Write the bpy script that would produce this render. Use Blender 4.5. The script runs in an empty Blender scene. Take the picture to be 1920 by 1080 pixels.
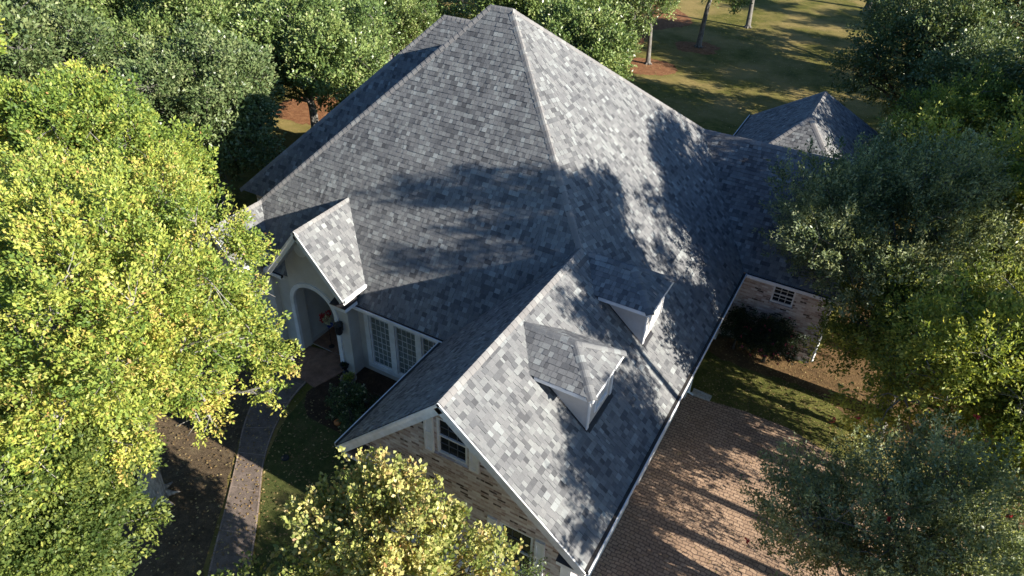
import bpy, math, random
import numpy as np
from mathutils import Vector, Matrix
R = math.radians
scene = bpy.context.scene
# ------------------------------------------------------------------ camera
CAM = Vector((2.606, -8.490, 16.871)); YAW = R(-28.422); PITCH = R(35.837); ROLL = R(2.006)
fw = Vector((math.sin(YAW)*math.cos(PITCH), math.cos(YAW)*math.cos(PITCH), -math.sin(PITCH)))
rt = Vector((math.cos(YAW), -math.sin(YAW), 0)); up = rt.cross(fw)
rt2 = rt*math.cos(ROLL)+up*math.sin(ROLL); up2 = -rt*math.sin(ROLL)+up*math.cos(ROLL)
cd = bpy.data.cameras.new('camera'); cam = bpy.data.objects.new('camera', cd)
scene.collection.objects.link(cam); scene.camera = cam
mw = Matrix((( rt2.x, up2.x, -fw.x, CAM.x), (rt2.y, up2.y, -fw.y, CAM.y), (rt2.z, up2.z, -fw.z, CAM.z), (0, 0, 0, 1)))
cam.matrix_world = mw
cd.sensor_width = 36; cd.lens = 36*1318.7/1920; cd.clip_start = 0.1; cd.clip_end = 2000
# ------------------------------------------------------------------ light
SUN_EL = R(23.7); SUN_AZ = R(-0.8)           # azimuth measured from +X towards +Y
sd = Vector((math.cos(SUN_EL)*math.cos(SUN_AZ), math.cos(SUN_EL)*math.sin(SUN_AZ), math.sin(SUN_EL)))
w = bpy.data.worlds.new('World'); scene.world = w; w.use_nodes = True
nt = w.node_tree; bg = nt.nodes['Background']; sky = nt.nodes.new('ShaderNodeTexSky')
sky.sky_type = 'NISHITA'; sky.sun_disc = False; sky.sun_elevation = SUN_EL
sky.sun_rotation = math.atan2(sd.x, sd.y)
tint = nt.nodes.new('ShaderNodeMix'); tint.data_type = 'RGBA'; tint.blend_type = 'MULTIPLY'; tint.inputs[0].default_value = 1; tint.inputs[7].default_value = (.64, .99, 1.46, 1)
nt.links.new(sky.outputs[0], tint.inputs[6]); nt.links.new(tint.outputs[2], bg.inputs[0]); bg.inputs[1].default_value = 0.047
sl = bpy.data.lights.new('sun', 'SUN'); sl.energy = 5.0; sl.angle = R(0.4); sl.color = (1.0, 0.94, 0.84)
so = bpy.data.objects.new('sun', sl); scene.collection.objects.link(so)
so.rotation_euler = sd.to_track_quat('Z', 'Y').to_euler(); so.location = (30, 5, 30)
scene.view_settings.view_transform = 'Standard'; scene.view_settings.look = 'None'
scene.view_settings.exposure = 1.34; scene.view_settings.gamma = 1.0
scene.cycles.max_bounces = 6; scene.cycles.transparent_max_bounces = 6
scene.cycles.sample_clamp_indirect = 6
# ------------------------------------------------------------------ helpers
COL = scene.collection
def empty(name, loc=(0, 0, 0), rz=0.0, parent=None):
    o = bpy.data.objects.new(name, None); COL.objects.link(o); o.location = loc; o.rotation_euler = (0, 0, rz)
    o.empty_display_size = 0.3
    if parent: o.parent = parent
    return o
def tag(o, label=None, cat=None, group=None, kind=None):
    for k, v in (('label', label), ('category', cat), ('group', group), ('kind', kind)):
        if v: o[k] = v
    return o
class MB:
    """collects polygons of one mesh"""
    def __init__(s): s.v = []; s.f = []; s.tone = []; s.mi = []
    def face(s, pts, tone=0.5, mi=0):
        b = len(s.v); s.v += [tuple(p) for p in pts]; s.f.append(tuple(range(b, b+len(pts)))); s.tone.append(tone); s.mi.append(mi)
    def box(s, x0, x1, y0, y1, z0, z1, mi=0, tone=.5):
        b = len(s.v)
        s.v += [(x0,y0,z0),(x1,y0,z0),(x1,y1,z0),(x0,y1,z0),(x0,y0,z1),(x1,y0,z1),(x1,y1,z1),(x0,y1,z1)]
        for q in ((3,2,1,0),(4,5,6,7),(0,1,5,4),(1,2,6,5),(2,3,7,6),(3,0,4,7)):
            s.f.append(tuple(b+i for i in q)); s.tone.append(tone); s.mi.append(mi)
    def prism(s, poly, axis, a, b, mi=0):
        """poly: list of 2d points; axis 'y': (x,z) extruded in y ; 'x': (y,z) ; 'z': (x,y)"""
        def P(p, t): return {'y': (p[0], t, p[1]), 'x': (t, p[0], p[1]), 'z': (p[0], p[1], t)}[axis]
        n = len(poly); o = len(s.v)
        s.v += [P(p, a) for p in poly]+[P(p, b) for p in poly]
        fs = [tuple(o+i for i in range(n)), tuple(o+n+i for i in reversed(range(n)))]
        fs += [(o+i, o+n+i, o+n+(i+1) % n, o+(i+1) % n) for i in range(n)]
        for q in fs: s.f.append(q); s.tone.append(.5); s.mi.append(mi)
    def bar(s, p, q, w, h, upv=(0, 0, 1), mi=0):
        """box bar from p to q, width w (sideways) height h (up)"""
        p = Vector(p); q = Vector(q); d = (q-p).normalized(); u = Vector(upv); sdv = d.cross(u).normalized(); u = sdv.cross(d).normalized()
        b = len(s.v)
        for e in (p, q):
            for a, c in ((-1,-1),(1,-1),(1,1),(-1,1)): s.v.append(tuple(e+sdv*(a*w/2)+u*(c*h/2)))
        for k in ((3,2,1,0),(4,5,6,7),(0,1,5,4),(1,2,6,5),(2,3,7,6),(3,0,4,7)):
            s.f.append(tuple(b+i for i in k)); s.tone.append(.5); s.mi.append(mi)
    def tube(s, pts, rad, n=8, mi=0, cap=True):
        pts = [Vector(p) for p in pts]; b = len(s.v); prev = None
        for i, p in enumerate(pts):
            d = (pts[min(i+1, len(pts)-1)]-pts[max(i-1, 0)]).normalized()
            if prev is None: a = d.orthogonal().normalized()
            else: a = (prev-d*prev.dot(d)).normalized()
            prev = a; c = d.cross(a)
            for k in range(n):
                t = 2*math.pi*k/n; s.v.append(tuple(p+(a*math.cos(t)+c*math.sin(t))*rad[i]))
        for i in range(len(pts)-1):
            for k in range(n):
                s.f.append((b+i*n+k, b+i*n+(k+1) % n, b+(i+1)*n+(k+1) % n, b+(i+1)*n+k)); s.tone.append(.5); s.mi.append(mi)
        if cap:
            s.f.append(tuple(b+k for k in reversed(range(n)))); s.tone.append(.5); s.mi.append(mi)
            e = b+(len(pts)-1)*n; s.f.append(tuple(e+k for k in range(n))); s.tone.append(.5); s.mi.append(mi)
    def lathe(s, prof, c=(0, 0, 0), n=20, mi=0):
        b = len(s.v)
        for r, z in prof:
            for k in range(n):
                t = 2*math.pi*k/n; s.v.append((c[0]+r*math.cos(t), c[1]+r*math.sin(t), c[2]+z))
        for i in range(len(prof)-1):
            for k in range(n):
                s.f.append((b+i*n+k, b+i*n+(k+1) % n, b+(i+1)*n+(k+1) % n, b+(i+1)*n+k)); s.tone.append(.5); s.mi.append(mi)
    def build(s, name, mats, parent=None, smooth=False, uv=None):
        me = bpy.data.meshes.new(name); me.from_pydata(s.v, [], s.f)
        if not isinstance(mats, (list, tuple)): mats = [mats]
        for m in mats: me.materials.append(m)
        me.polygons.foreach_set('material_index', s.mi)
        at = me.attributes.new('tone', 'FLOAT', 'FACE'); at.data.foreach_set('value', np.array(s.tone, dtype=np.float32))
        if smooth: me.polygons.foreach_set('use_smooth', [True]*len(me.polygons))
        me.update()
        o = bpy.data.objects.new(name, me); COL.objects.link(o)
        if parent: o.parent = parent
        if uv != False: box_uv(me)
        return o
def box_uv(me):
    nl = len(me.loops)
    if nl == 0: return
    co = np.empty(len(me.vertices)*3); me.vertices.foreach_get('co', co); co = co.reshape(-1, 3)
    nr = np.empty(len(me.polygons)*3); me.polygons.foreach_get('normal', nr); nr = np.abs(nr.reshape(-1, 3))
    lt = np.empty(len(me.polygons), dtype=np.int32); me.polygons.foreach_get('loop_total', lt)
    vi = np.empty(nl, dtype=np.int32); me.loops.foreach_get('vertex_index', vi)
    dom = np.repeat(np.argmax(nr, axis=1), lt); p = co[vi]
    uv = np.where((dom == 0)[:, None], p[:, [1, 2]], np.where((dom == 1)[:, None], p[:, [0, 2]], p[:, [0, 1]]))
    l = me.uv_layers.new(name='UVMap'); l.data.foreach_set('uv', uv.astype(np.float32).ravel())
def cut(o, cutters):
    """subtract solid cutters (MB list) from o"""
    for cb in cutters:
        me = bpy.data.meshes.new('c'); me.from_pydata(cb.v, [], cb.f)
        c = bpy.data.objects.new('c', me); COL.objects.link(c)
        m = o.modifiers.new('b', 'BOOLEAN'); m.object = c; m.operation = 'DIFFERENCE'; m.solver = 'EXACT'
        dg = bpy.context.evaluated_depsgraph_get(); dg.update()
        new = bpy.data.meshes.new_from_object(o.evaluated_get(dg)); o.modifiers.clear(); old = o.data; o.data = new; new.name = old.name
        bpy.data.objects.remove(c); bpy.data.meshes.remove(me)
    for l in list(o.data.uv_layers): o.data.uv_layers.remove(l)
    box_uv(o.data)
# ------------------------------------------------------------------ materials
def mat(name, base=(.5, .5, .5), rough=.8, spec=.3, metal=0):
    m = bpy.data.materials.new(name); m.use_nodes = True; b = m.node_tree.nodes['Principled BSDF']
    b.inputs['Base Color'].default_value = (*base, 1); b.inputs['Roughness'].default_value = rough
    b.inputs['Specular IOR Level'].default_value = spec; b.inputs['Metallic'].default_value = metal
    return m, m.node_tree, b
def N(nt, typ, **kw):
    n = nt.nodes.new(typ)
    for k, v in kw.items():
        if k.startswith('i_'): n.inputs[k[2:].replace('_', ' ')].default_value = v
        else: setattr(n, k, v)
    return n
def ramp(nt, fac, stops, interp='LINEAR'):
    r = nt.nodes.new('ShaderNodeValToRGB'); r.color_ramp.interpolation = interp
    while len(r.color_ramp.elements) < len(stops): r.color_ramp.elements.new(0.5)
    for e, (p, c) in zip(r.color_ramp.elements, stops): e.position = p; e.color = (*c, 1)
    nt.links.new(fac, r.inputs[0]); return r.outputs[0]
def mix(nt, fac, a, b, mode='MIX'):
    m = nt.nodes.new('ShaderNodeMix'); m.data_type = 'RGBA'; m.blend_type = mode
    for i, x in ((0, fac), (6, a), (7, b)):
        if isinstance(x, (int, float)): m.inputs[i].default_value = x
        elif isinstance(x, tuple): m.inputs[i].default_value = (*x, 1)
        else: nt.links.new(x, m.inputs[i])
    return m.outputs[2]
def noise(nt, scale, detail=4, rough=.55, vec=None, dist=0):
    n = N(nt, 'ShaderNodeTexNoise'); n.inputs['Scale'].default_value = scale; n.inputs['Detail'].default_value = detail
    n.inputs['Roughness'].default_value = rough; n.inputs['Distortion'].default_value = dist
    if vec is None:
        g = N(nt, 'ShaderNodeNewGeometry'); vec = g.outputs['Position']
    nt.links.new(vec, n.inputs['Vector']); return n.outputs['Fac']
def bump(nt, b, h, dist=.01, strength=1):
    n = N(nt, 'ShaderNodeBump'); n.inputs['Distance'].default_value = dist; n.inputs['Strength'].default_value = strength
    nt.links.new(h, n.inputs['Height']); nt.links.new(n.outputs[0], b.inputs['Normal'])
def attr(nt, name):
    a = N(nt, 'ShaderNodeAttribute', attribute_name=name); return a.outputs['Fac']

def shingle_mat(name, warm=0.0):
    m, t, b = mat(name, rough=.92, spec=.2)
    a = attr(t, 'tone')
    c = ramp(t, a, [(0, (.075, .076, .080)), (.3, (.125, .128, .132)), (.55, (.165, .166, .167)), (.8, (.205, .212, .208)), (1, (.27, .285, .28))])
    nz = noise(t, 1.1, 4, .6); c = mix(t, 1.0, c, ramp(t, nz, [(.3, (.86, .86, .87)), (.7, (1.1, 1.09, 1.07))]), 'MULTIPLY')
    g = noise(t, 260, 2, .7); c = mix(t, 1.0, c, ramp(t, g, [(.35, (.72, .72, .73)), (.65, (1.25, 1.24, 1.22))]), 'MULTIPLY')
    if warm: c = mix(t, warm, c, (.30, .27, .245))
    t.links.new(c, b.inputs['Base Color']); bump(t, b, g, .002, .6); return m
M_SH = shingle_mat('roof_shingles'); M_CAP = shingle_mat('ridge_shingles', .32)
def painted(name, base, dirt=.15, rough=.55):
    m, t, b = mat(name, base, rough, .4)
    n = noise(t, 3.5, 6, .65); n2 = noise(t, 40, 3, .6)
    c = mix(t, 1.0, base, ramp(t, n, [(.35, (1-dirt, 1-dirt*1.1, 1-dirt*1.3)), (.65, (1.03, 1.03, 1.03))]), 'MULTIPLY')
    t.links.new(c, b.inputs['Base Color']); bump(t, b, n2, .001, .3); return m
M_WHITE = painted('white_paint', (.74, .745, .75)); M_TRIM = painted('trim_paint', (.66, .665, .67), .22)
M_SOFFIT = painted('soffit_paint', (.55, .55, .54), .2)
def stucco(name, base):
    m, t, b = mat(name, base, .9, .2)
    n = noise(t, 1.3, 6, .7); n2 = noise(t, 120, 3, .7)
    c = mix(t, 1.0, base, ramp(t, n, [(.3, (.82, .81, .79)), (.7, (1.06, 1.06, 1.06))]), 'MULTIPLY')
    t.links.new(c, b.inputs['Base Color']); bump(t, b, n2, .004, .6); return m
M_STUCCO = stucco('stucco', (.56, .53, .48)); M_DORM = stucco('dormer_stucco', (.56, .53, .50))
def brick_mat():
    m, t, b = mat('brick', rough=.9, spec=.2)
    uv = N(t, 'ShaderNodeUVMap')
    nn = N(t, 'ShaderNodeTexNoise'); nn.inputs['Scale'].default_value = 5; t.links.new(uv.outputs[0], nn.inputs['Vector'])
    mx = N(t, 'ShaderNodeVectorMath', operation='SCALE'); mx.inputs['Scale'].default_value = .008; t.links.new(nn.outputs['Color'], mx.inputs[0])
    ad = N(t, 'ShaderNodeVectorMath', operation='ADD'); t.links.new(uv.outputs[0], ad.inputs[0]); t.links.new(mx.outputs[0], ad.inputs[1])
    br = N(t, 'ShaderNodeTexBrick'); t.links.new(ad.outputs[0], br.inputs['Vector'])
    for k, v in (('Scale', 1.0), ('Mortar Size', .007), ('Mortar Smooth', .3), ('Bias', -.05), ('Brick Width', .225), ('Row Height', .078)): br.inputs[k].default_value = v
    br.inputs['Color1'].default_value = (1, 1, 1, 1); br.inputs['Color2'].default_value = (0, 0, 0, 1); br.inputs['Mortar'].default_value = (.5, .5, .5, 1)
    c = ramp(t, br.outputs['Color'], [(0, (.05, .035, .033)), (.13, (.10, .07, .062)), (.2, (.34, .25, .225)), (.45, (.45, .36, .33)), (.7, (.54, .47, .44)), (1, (.66, .62, .60))])
    c = mix(t, br.outputs['Fac'], c, (.52, .48, .44))
    n = noise(t, 2.2, 6, .7); c = mix(t, 1.0, c, ramp(t, n, [(.3, (.8, .78, .76)), (.7, (1.1, 1.1, 1.1))]), 'MULTIPLY')
    n2 = noise(t, 9, 5, .7); c = mix(t, ramp(t, n2, [(.5, (0, 0, 0)), (.68, (.55, .55, .55))]), c, (.60, .56, .52))
    t.links.new(c, b.inputs['Base Color'])
    inv = N(t, 'ShaderNodeMath', operation='SUBTRACT'); inv.inputs[0].default_value = 1; t.links.new(br.outputs['Fac'], inv.inputs[1]); bump(t, b, inv.outputs[0], .008, .8)
    return m
M_BRICK = brick_mat()
M_GLASS, t_, b_ = mat('window_glass', (.018, .021, .025), .10, .35)
n_ = noise(t_, 1.2, 2); bump(t_, b_, n_, .01, .15)
M_BLIND = painted('window_blind', (.16, .19, .19), .3)
M_DARK = painted('dark_metal', (.03, .03, .035), .3, .5)
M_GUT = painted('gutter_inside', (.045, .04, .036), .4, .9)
M_DOOR = painted('door_wood', (.10, .05, .03), .3, .4)
M_BLACK = painted('black_iron', (.02, .02, .022), .2, .5)
def leaf_mat(name, stops, trans=.35, rough=.5, clump=.25):
    m, t, b = mat(name, rough=rough, spec=.35)
    a = attr(t, 'tone'); c = ramp(t, a, stops)
    n = noise(t, .9, 3, .6); c = mix(t, 1.0, c, ramp(t, n, [(.35, (1-clump, 1-clump*.7, 1-clump)), (.65, (1+clump, 1+clump*.8, 1+clump*.3))]), 'MULTIPLY')
    t.links.new(c, b.inputs['Base Color'])
    tr = N(t, 'ShaderNodeBsdfTranslucent'); t.links.new(mix(t, 1.0, c, (1.15, 1.1, .55), 'MULTIPLY'), tr.inputs[0])
    mx = N(t, 'ShaderNodeMixShader'); mx.inputs[0].default_value = trans
    out = t.nodes['Material Output']; t.links.new(b.outputs[0], mx.inputs[1]); t.links.new(tr.outputs[0], mx.inputs[2]); t.links.new(mx.outputs[0], out.inputs[0])
    return m
L_LIME = leaf_mat('lime_leaves', [(0, (.10, .165, .035)), (.35, (.22, .29, .055)), (.7, (.38, .40, .085)), (.95, (.50, .44, .12)), (1, (.5, .27, .12))], .3)
L_OAK = leaf_mat('oak_leaves', [(0, (.07, .115, .035)), (.5, (.175, .24, .078)), (.9, (.31, .35, .14)), (1, (.38, .37, .22))], .2, .34)
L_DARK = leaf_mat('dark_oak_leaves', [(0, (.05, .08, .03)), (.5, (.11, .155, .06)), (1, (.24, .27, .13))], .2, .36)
L_GREY = leaf_mat('grey_green_leaves', [(0, (.075, .105, .05)), (.5, (.235, .275, .155)), (.9, (.44, .47, .29)), (1, (.52, .51, .33))], .38, .4)
L_MID = leaf_mat('green_leaves', [(0, (.085, .13, .035)), (.5, (.28, .33, .085)), (.9, (.52, .52, .14)), (1, (.60, .54, .16))], .48)
L_PEAR = leaf_mat('pear_leaves', [(0, (.10, .14, .04)), (.35, (.27, .31, .09)), (.7, (.50, .47, .18)), (.95, (.58, .48, .22)), (1, (.45, .22, .10))], .35, .38)
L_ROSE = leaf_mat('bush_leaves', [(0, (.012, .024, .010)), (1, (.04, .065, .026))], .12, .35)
L_PINK = leaf_mat('pink_petals', [(0, (.40, .05, .12)), (1, (.62, .16, .26))], .3)
L_CREAM = leaf_mat('cream_petals', [(0, (.45, .42, .30)), (1, (.7, .66, .5))], .3)
L_RED = leaf_mat('red_leaves', [(0, (.30, .02, .03)), (1, (.5, .06, .06))], .3)
def bark(name, a, b2):
    m, t, b = mat(name, rough=.9, spec=.15)
    g = N(t, 'ShaderNodeNewGeometry'); mp = N(t, 'ShaderNodeMapping'); mp.inputs['Scale'].default_value = (1, 1, .25); t.links.new(g.outputs['Position'], mp.inputs[0])
    n = noise(t, 14, 6, .7, mp.outputs[0]); t.links.new(ramp(t, n, [(.35, a), (.65, b2)]), b.inputs['Base Color']); bump(t, b, n, .02, .8); return m
B_PALE = bark('pale_bark', (.13, .115, .10), (.36, .34, .31)); B_DARK = bark('dark_bark', (.035, .028, .022), (.13, .11, .09))
B_GREY = bark('grey_bark', (.08, .072, .062), (.24, .225, .20))
# ------------------------------------------------------------------ shingled roof facets
rng = random.Random(7)
def clip(poly, a, b, c):
    """keep a*x+b*y<=c"""
    out = []
    for i in range(len(poly)):
        p = poly[i]; q = poly[(i+1) % len(poly)]; dp = a*p[0]+b*p[1]-c; dq = a*q[0]+b*q[1]-c
        if dp <= 0: out.append(p)
        if (dp < 0 < dq) or (dq < 0 < dp):
            t = dp/(dp-dq); out.append((p[0]+(q[0]-p[0])*t, p[1]+(q[1]-p[1])*t))
    return out
ROW = .143
def facet(mb, poly, tabs=True, base=0.0):
    P = [Vector(p) for p in poly]
    n = Vector((0, 0, 0))
    for i in range(len(P)): n += (P[i]-P[0]).cross(P[(i+1) % len(P)]-P[0])
    n.normalize()
    if n.z < 0: n = -n; P.reverse()
    s = (Vector((0, 0, 1))-n*n.z).normalized(); a = s.cross(n).normalized(); O = Vector((0, 0, 0))+n*P[0].dot(n)
    def to3(u, v, h=0): return O+a*u+s*v+n*(h+base)
    pl = [(p.dot(a), p.dot(s)) for p in P]
    ar = sum(pl[i][0]*pl[(i+1) % len(pl)][1]-pl[(i+1) % len(pl)][0]*pl[i][1] for i in range(len(pl)))
    if ar < 0: pl.reverse()
    mb.face([to3(u, v, -.012) for u, v in pl], .05)          # underlayment just below the tabs
    if not tabs: 
        mb.face([to3(u, v, .008) for u, v in pl], .5); return n
    edges = [(pl[i], pl[(i+1) % len(pl)]) for i in range(len(pl))]
    s0 = min(v for _, v in pl); s1 = max(v for _, v in pl); u0 = min(u for u, _ in pl); u1 = max(u for u, _ in pl)
    r = 0; y = s0
    while y < s1:
        yt = y+ROW; strip = clip(clip(pl, 0, -1, -(y-.0)), 0, 1, yt)
        if len(strip) >= 3:
            ua = min(p[0] for p in strip); ub = max(p[0] for p in strip)
            x = ua-rng.uniform(0, .3); last = .5
            while x < ub:
                hi = rng.random() < .5
                wd = rng.choice((.09, .11, .12, .13, .15, .17, .21))*rng.uniform(.9, 1.1)
                k = rng.random()
                tone = rng.gauss(.53, .09) if k < .52 else (rng.gauss(.76, .07) if k < .74 else (rng.gauss(.20, .09) if k < .95 else rng.gauss(.93, .05)))
                tone = min(1, max(0, tone))
                th = rng.uniform(.015, .019) if hi else rng.uniform(.008, .011)
                q = clip(clip(strip, -1, 0, -(x+.003)), 1, 0, x+wd-.003)
                if len(q) >= 3:
                    mb.face([to3(u, v, th*(1-.75*(v-y)/ROW)) for u, v in q], tone)
                    low = sorted([p for p in q if abs(p[1]-y) < 1e-6])
                    if len(low) >= 2: mb.face([to3(low[0][0], y, -.010), to3(low[-1][0], y, -.010), to3(low[-1][0], y, th), to3(low[0][0], y, th)], max(0, tone*.5-.1))
                    if hi:
                        for xx, d in ((x+.003, -1), (x+wd-.003, 1)):
                            e = sorted([p[1] for p in q if abs(p[0]-xx) < 1e-6])
                            if len(e) >= 2: mb.face([to3(xx, e[0], -.010), to3(xx, e[-1], -.010), to3(xx, e[-1], th*(1-.75*(e[-1]-y)/ROW)), to3(xx, e[0], th*(1-.75*(e[0]-y)/ROW))], .1)
                x += wd
        y = yt; r += 1
    return n
def caps(mb, p, q, n1, n2, wd=.15, step=.19, lift=.012):
    """cap pieces from the low / start end p to the high end q"""
    p = Vector(p); q = Vector(q); d = (q-p); L = d.length; d.normalize()
    def side(n, m):
        e = d.cross(n).normalized()
        return e if e.dot(m) < 0 else -e
    e1 = side(n1, n2); e2 = side(n2, n1); upn = (n1+n2).normalized(); t = 0
    while t < L:
        t2 = min(L, t+step+.03); tone = rng.choice((.3, .45, .55, .6, .75, .9, .62, .5)); w_ = wd*rng.uniform(.96, 1.04)
        A = p+d*t; B = p+d*t2; h0 = lift+.016; h1 = lift+.004
        c0 = A+upn*h0; c1 = B+upn*h1
        # rounded fold: edge, shoulder, crown, shoulder, edge
        def prof(C, h, ww):
            return [C+e1*ww+n1*(h*.6), C+e1*ww*.35+n1*(h*1.0), C+upn*(h*.75), C+e2*ww*.35+n2*(h*1.0), C+e2*ww+n2*(h*.6)]
        a_ = prof(A, h0, w_); b_ = prof(B, h1, w_*.97)
        for i in range(4): mb.face([a_[i], b_[i], b_[i+1], a_[i+1]], tone)
        lo = prof(A, -.01, w_)
        for i in range(4): mb.face([lo[i], a_[i], a_[i+1], lo[i+1]], .12)
        for k in (0, 4): mb.face([a_[k], b_[k], b_[k]-upn*.03, a_[k]-upn*.03], .15)
        t += step

# ================================================================== HOUSE
ZE = 3.2
house = empty('brick_house', (-6, 9, 0))
tag(house, 'large house with steep grey shingle hip roof, brick garage wing and two dormers', 'house')
HI = Matrix.Translation((6, -9, 0))
def hb(mb, name, mats, parent=None, **k):
    o = mb.build(name, mats, **k)
    (setattr(o, 'parent', parent or house))
    if (parent or house) is house: o.matrix_parent_inverse = HI
    return o
P1 = (-8.843, 10.656, 11.326); P2 = (-8.072, 10.656, 11.326)
A = (-3.64, 0, 6.33); B = (-3.64, 7.03, 6.33); Cc = (-6.80, 0, ZE); D = (0, 0, ZE); E_ = (0, 13.26, ZE); Rr = (-3.185, 16.98, 6.40)
V1 = (-6.80, 4.755, ZE); FL = (-16.9, 4.755, ZE); RB = (0, 21.06, ZE); LB = (-16.9, 21.06, ZE)
sh = MB()
nf = facet(sh, [FL, V1, B, P2, P1])                                  # front slope
nr = facet(sh, [B, (0, 7.03, ZE), E_, (0, 17.0, ZE), Rr, P2]) if False else None
# right slope, split so every piece is flat
nr = facet(sh, [B, (0, 7.03, ZE), P2]); nr2 = facet(sh, [(0, 7.03, ZE), RB, P2])
nw = facet(sh, [A, D, (0, 7.03, ZE), B])                             # garage wing right slope
nwl = facet(sh, [A, B, V1, Cc])                                      # garage wing left slope
nl = facet(sh, [FL, P1, (-8.843, 10.656, 11.326), LB]) if False else facet(sh, [FL, P1, LB], tabs=False)
nb = facet(sh, [P1, P2, RB, LB], tabs=False)
# right link wing
RW = (3.35, 16.98, 6.40)
n_rw = facet(sh, [(-3.185, 16.98, 6.40), (0, 13.26, ZE), (3.35, 13.26, ZE), RW]); n_rwb = facet(sh, [(-3.185, 16.98, 6.40), RW, (3.35, 20.70, ZE), (0, 20.70, ZE)], tabs=False)
# far right hip block
fa = (0.0, 24.55, 6.2); fb = (0.0, 21.2, 6.2)
n_fl = facet(sh, [(-3.4, 27.93, ZE), fa, fb, (-3.4, 17.8, ZE)]); n_fr = facet(sh, [(3.4, 27.93, ZE), fa, fb, (3.4, 17.8, ZE)])
n_ff = facet(sh, [(-3.4, 17.8, ZE), fb, (3.4, 17.8, ZE)]); n_fb = facet(sh, [(-3.4, 27.93, ZE), fa, (3.4, 27.93, ZE)], tabs=False)
# rear left block
ra = (-12.3, 13.2, 9.95); rb = (-9.6, 13.2, 9.95); rc = (-19.1, 8.3, ZE)
n_rf = facet(sh, [rc, ra, rb, (-9.6, 8.3, ZE)]); n_rl = facet(sh, [rc, ra, (-19.1, 18.6, ZE)], tabs=False); n_rr = facet(sh, [ra, rb, (-9.6, 18.6, ZE), (-19.1, 18.6, ZE)], tabs=False)
# entry gable and left gable
EX, EZ, ET, EHW, EY = -11.70, 5.75, 3.78, 1.62, 4.12
def yff(z): return 4.755+(z-ZE)/1.377
n_er = facet(sh, [(EX, EY, EZ), (EX+EHW, EY, ET), (EX+EHW, yff(ET), ET), (EX, yff(EZ), EZ)])
n_el = facet(sh, [(EX, EY, EZ), (EX-EHW, EY, ET), (EX-EHW, yff(ET), ET), (EX, yff(EZ), EZ)])
GX, GZ, GT, GHW, GY = -15.15, 4.92, 3.62, 1.0, 3.75
n_gr = facet(sh, [(GX, GY, GZ), (GX+GHW, GY, GT), (GX+GHW, yff(GT), GT), (GX, yff(GZ), GZ)])
n_gl = facet(sh, [(GX, GY, GZ), (GX-GHW, GY, GT), (GX-GHW, yff(GT), GT), (GX, yff(GZ), GZ)])
roof = hb(sh, 'roof', M_SH)
cp = MB()
caps(cp, P2, P1, nf, nb); caps(cp, B, P2, nf, nr2); caps(cp, FL, P1, nf, nl); caps(cp, RB, P2, nr2, nb)
caps(cp, A, B, nw, nwl); caps(cp, RW, Rr, n_rw, n_rwb); caps(cp, fb, fa, n_fl, n_fr); caps(cp, (-3.4, 17.8, ZE), fb, n_fl, n_ff); caps(cp, (3.4, 17.8, ZE), fb, n_fr, n_ff)
caps(cp, (-3.4, 27.93, ZE), fa, n_fl, n_fb); caps(cp, rc, ra, n_rf, n_rl); caps(cp, ra, rb, n_rf, n_rr)
caps(cp, (EX, EY, EZ), (EX, yff(EZ), EZ), n_er, n_el, .12); caps(cp, (GX, GY, GZ), (GX, yff(GZ), GZ), n_gr, n_gl, .12)
hb(cp, 'ridge_cap', M_CAP, roof); bpy.data.objects['ridge_cap'].parent = roof
# ---- walls
wl = MB(); zr = lambda x: 6.33-(.86 if x > -3.64 else .99)*abs(x+3.64)-.10
wl.prism([(-6.4, 0), (-.42, 0), (-.42, zr(-.42)), (-3.64, zr(-3.64)), (-6.4, zr(-6.4))], 'y', .35, 9.0)
garage_wall = hb(wl, 'wall', M_BRICK)
def boxcut(x0, x1, y0, y1, z0, z1):
    m = MB(); m.box(x0, x1, y0, y1, z0, z1); return m
WINS = [(-3.98, -3.16, 4.26, 5.42), (-2.28, -1.40, 1.25, 2.86), (-5.62, -4.74, 1.25, 2.86)]
cut(garage_wall, [boxcut(x0, x1, .2, .6, z0, z1) for x0, x1, z0, z1 in WINS])
garage_wall['label'] = 'tan and pink brick wall of the garage wing'
rw = MB(); rw.box(-.6, 2.95, 13.66, 20.3, 0, 3.1)
link_wall = hb(rw, 'wall', M_BRICK); cut(link_wall, [boxcut(1.06, 1.82, 13.5, 13.9, 2.10, 2.84)])
gb = MB(); gb.prism([(13.66, 3.1), (20.3, 3.1), (16.98, 6.40-.09-.02)], 'x', 2.7, 2.94); hb(gb, 'gable_wall', M_BRICK)
mwl = MB(); mwl.box(-16.5, -.60, 5.2, 20.6, 0, 3.12); main_wall = hb(mwl, 'wall', M_STUCCO)
DW = [(-10.12, -9.28, .42, 2.72), (-9.06, -8.22, .42, 2.72), (-8.0, -7.16, .42, 2.72)]
cut(main_wall, [boxcut(x0, x1, 5.0, 5.4, z0, z1) for x0, x1, z0, z1 in DW])
fr = MB(); fr.box(-3.0, 3.0, 18.2, 27.5, 0, 3.1); hb(fr, 'wall', M_BRICK); fr = MB(); fr.box(-18.7, -12, 8.7, 18.2, 0, 3.12); hb(fr, 'wall', M_BRICK)
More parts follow.
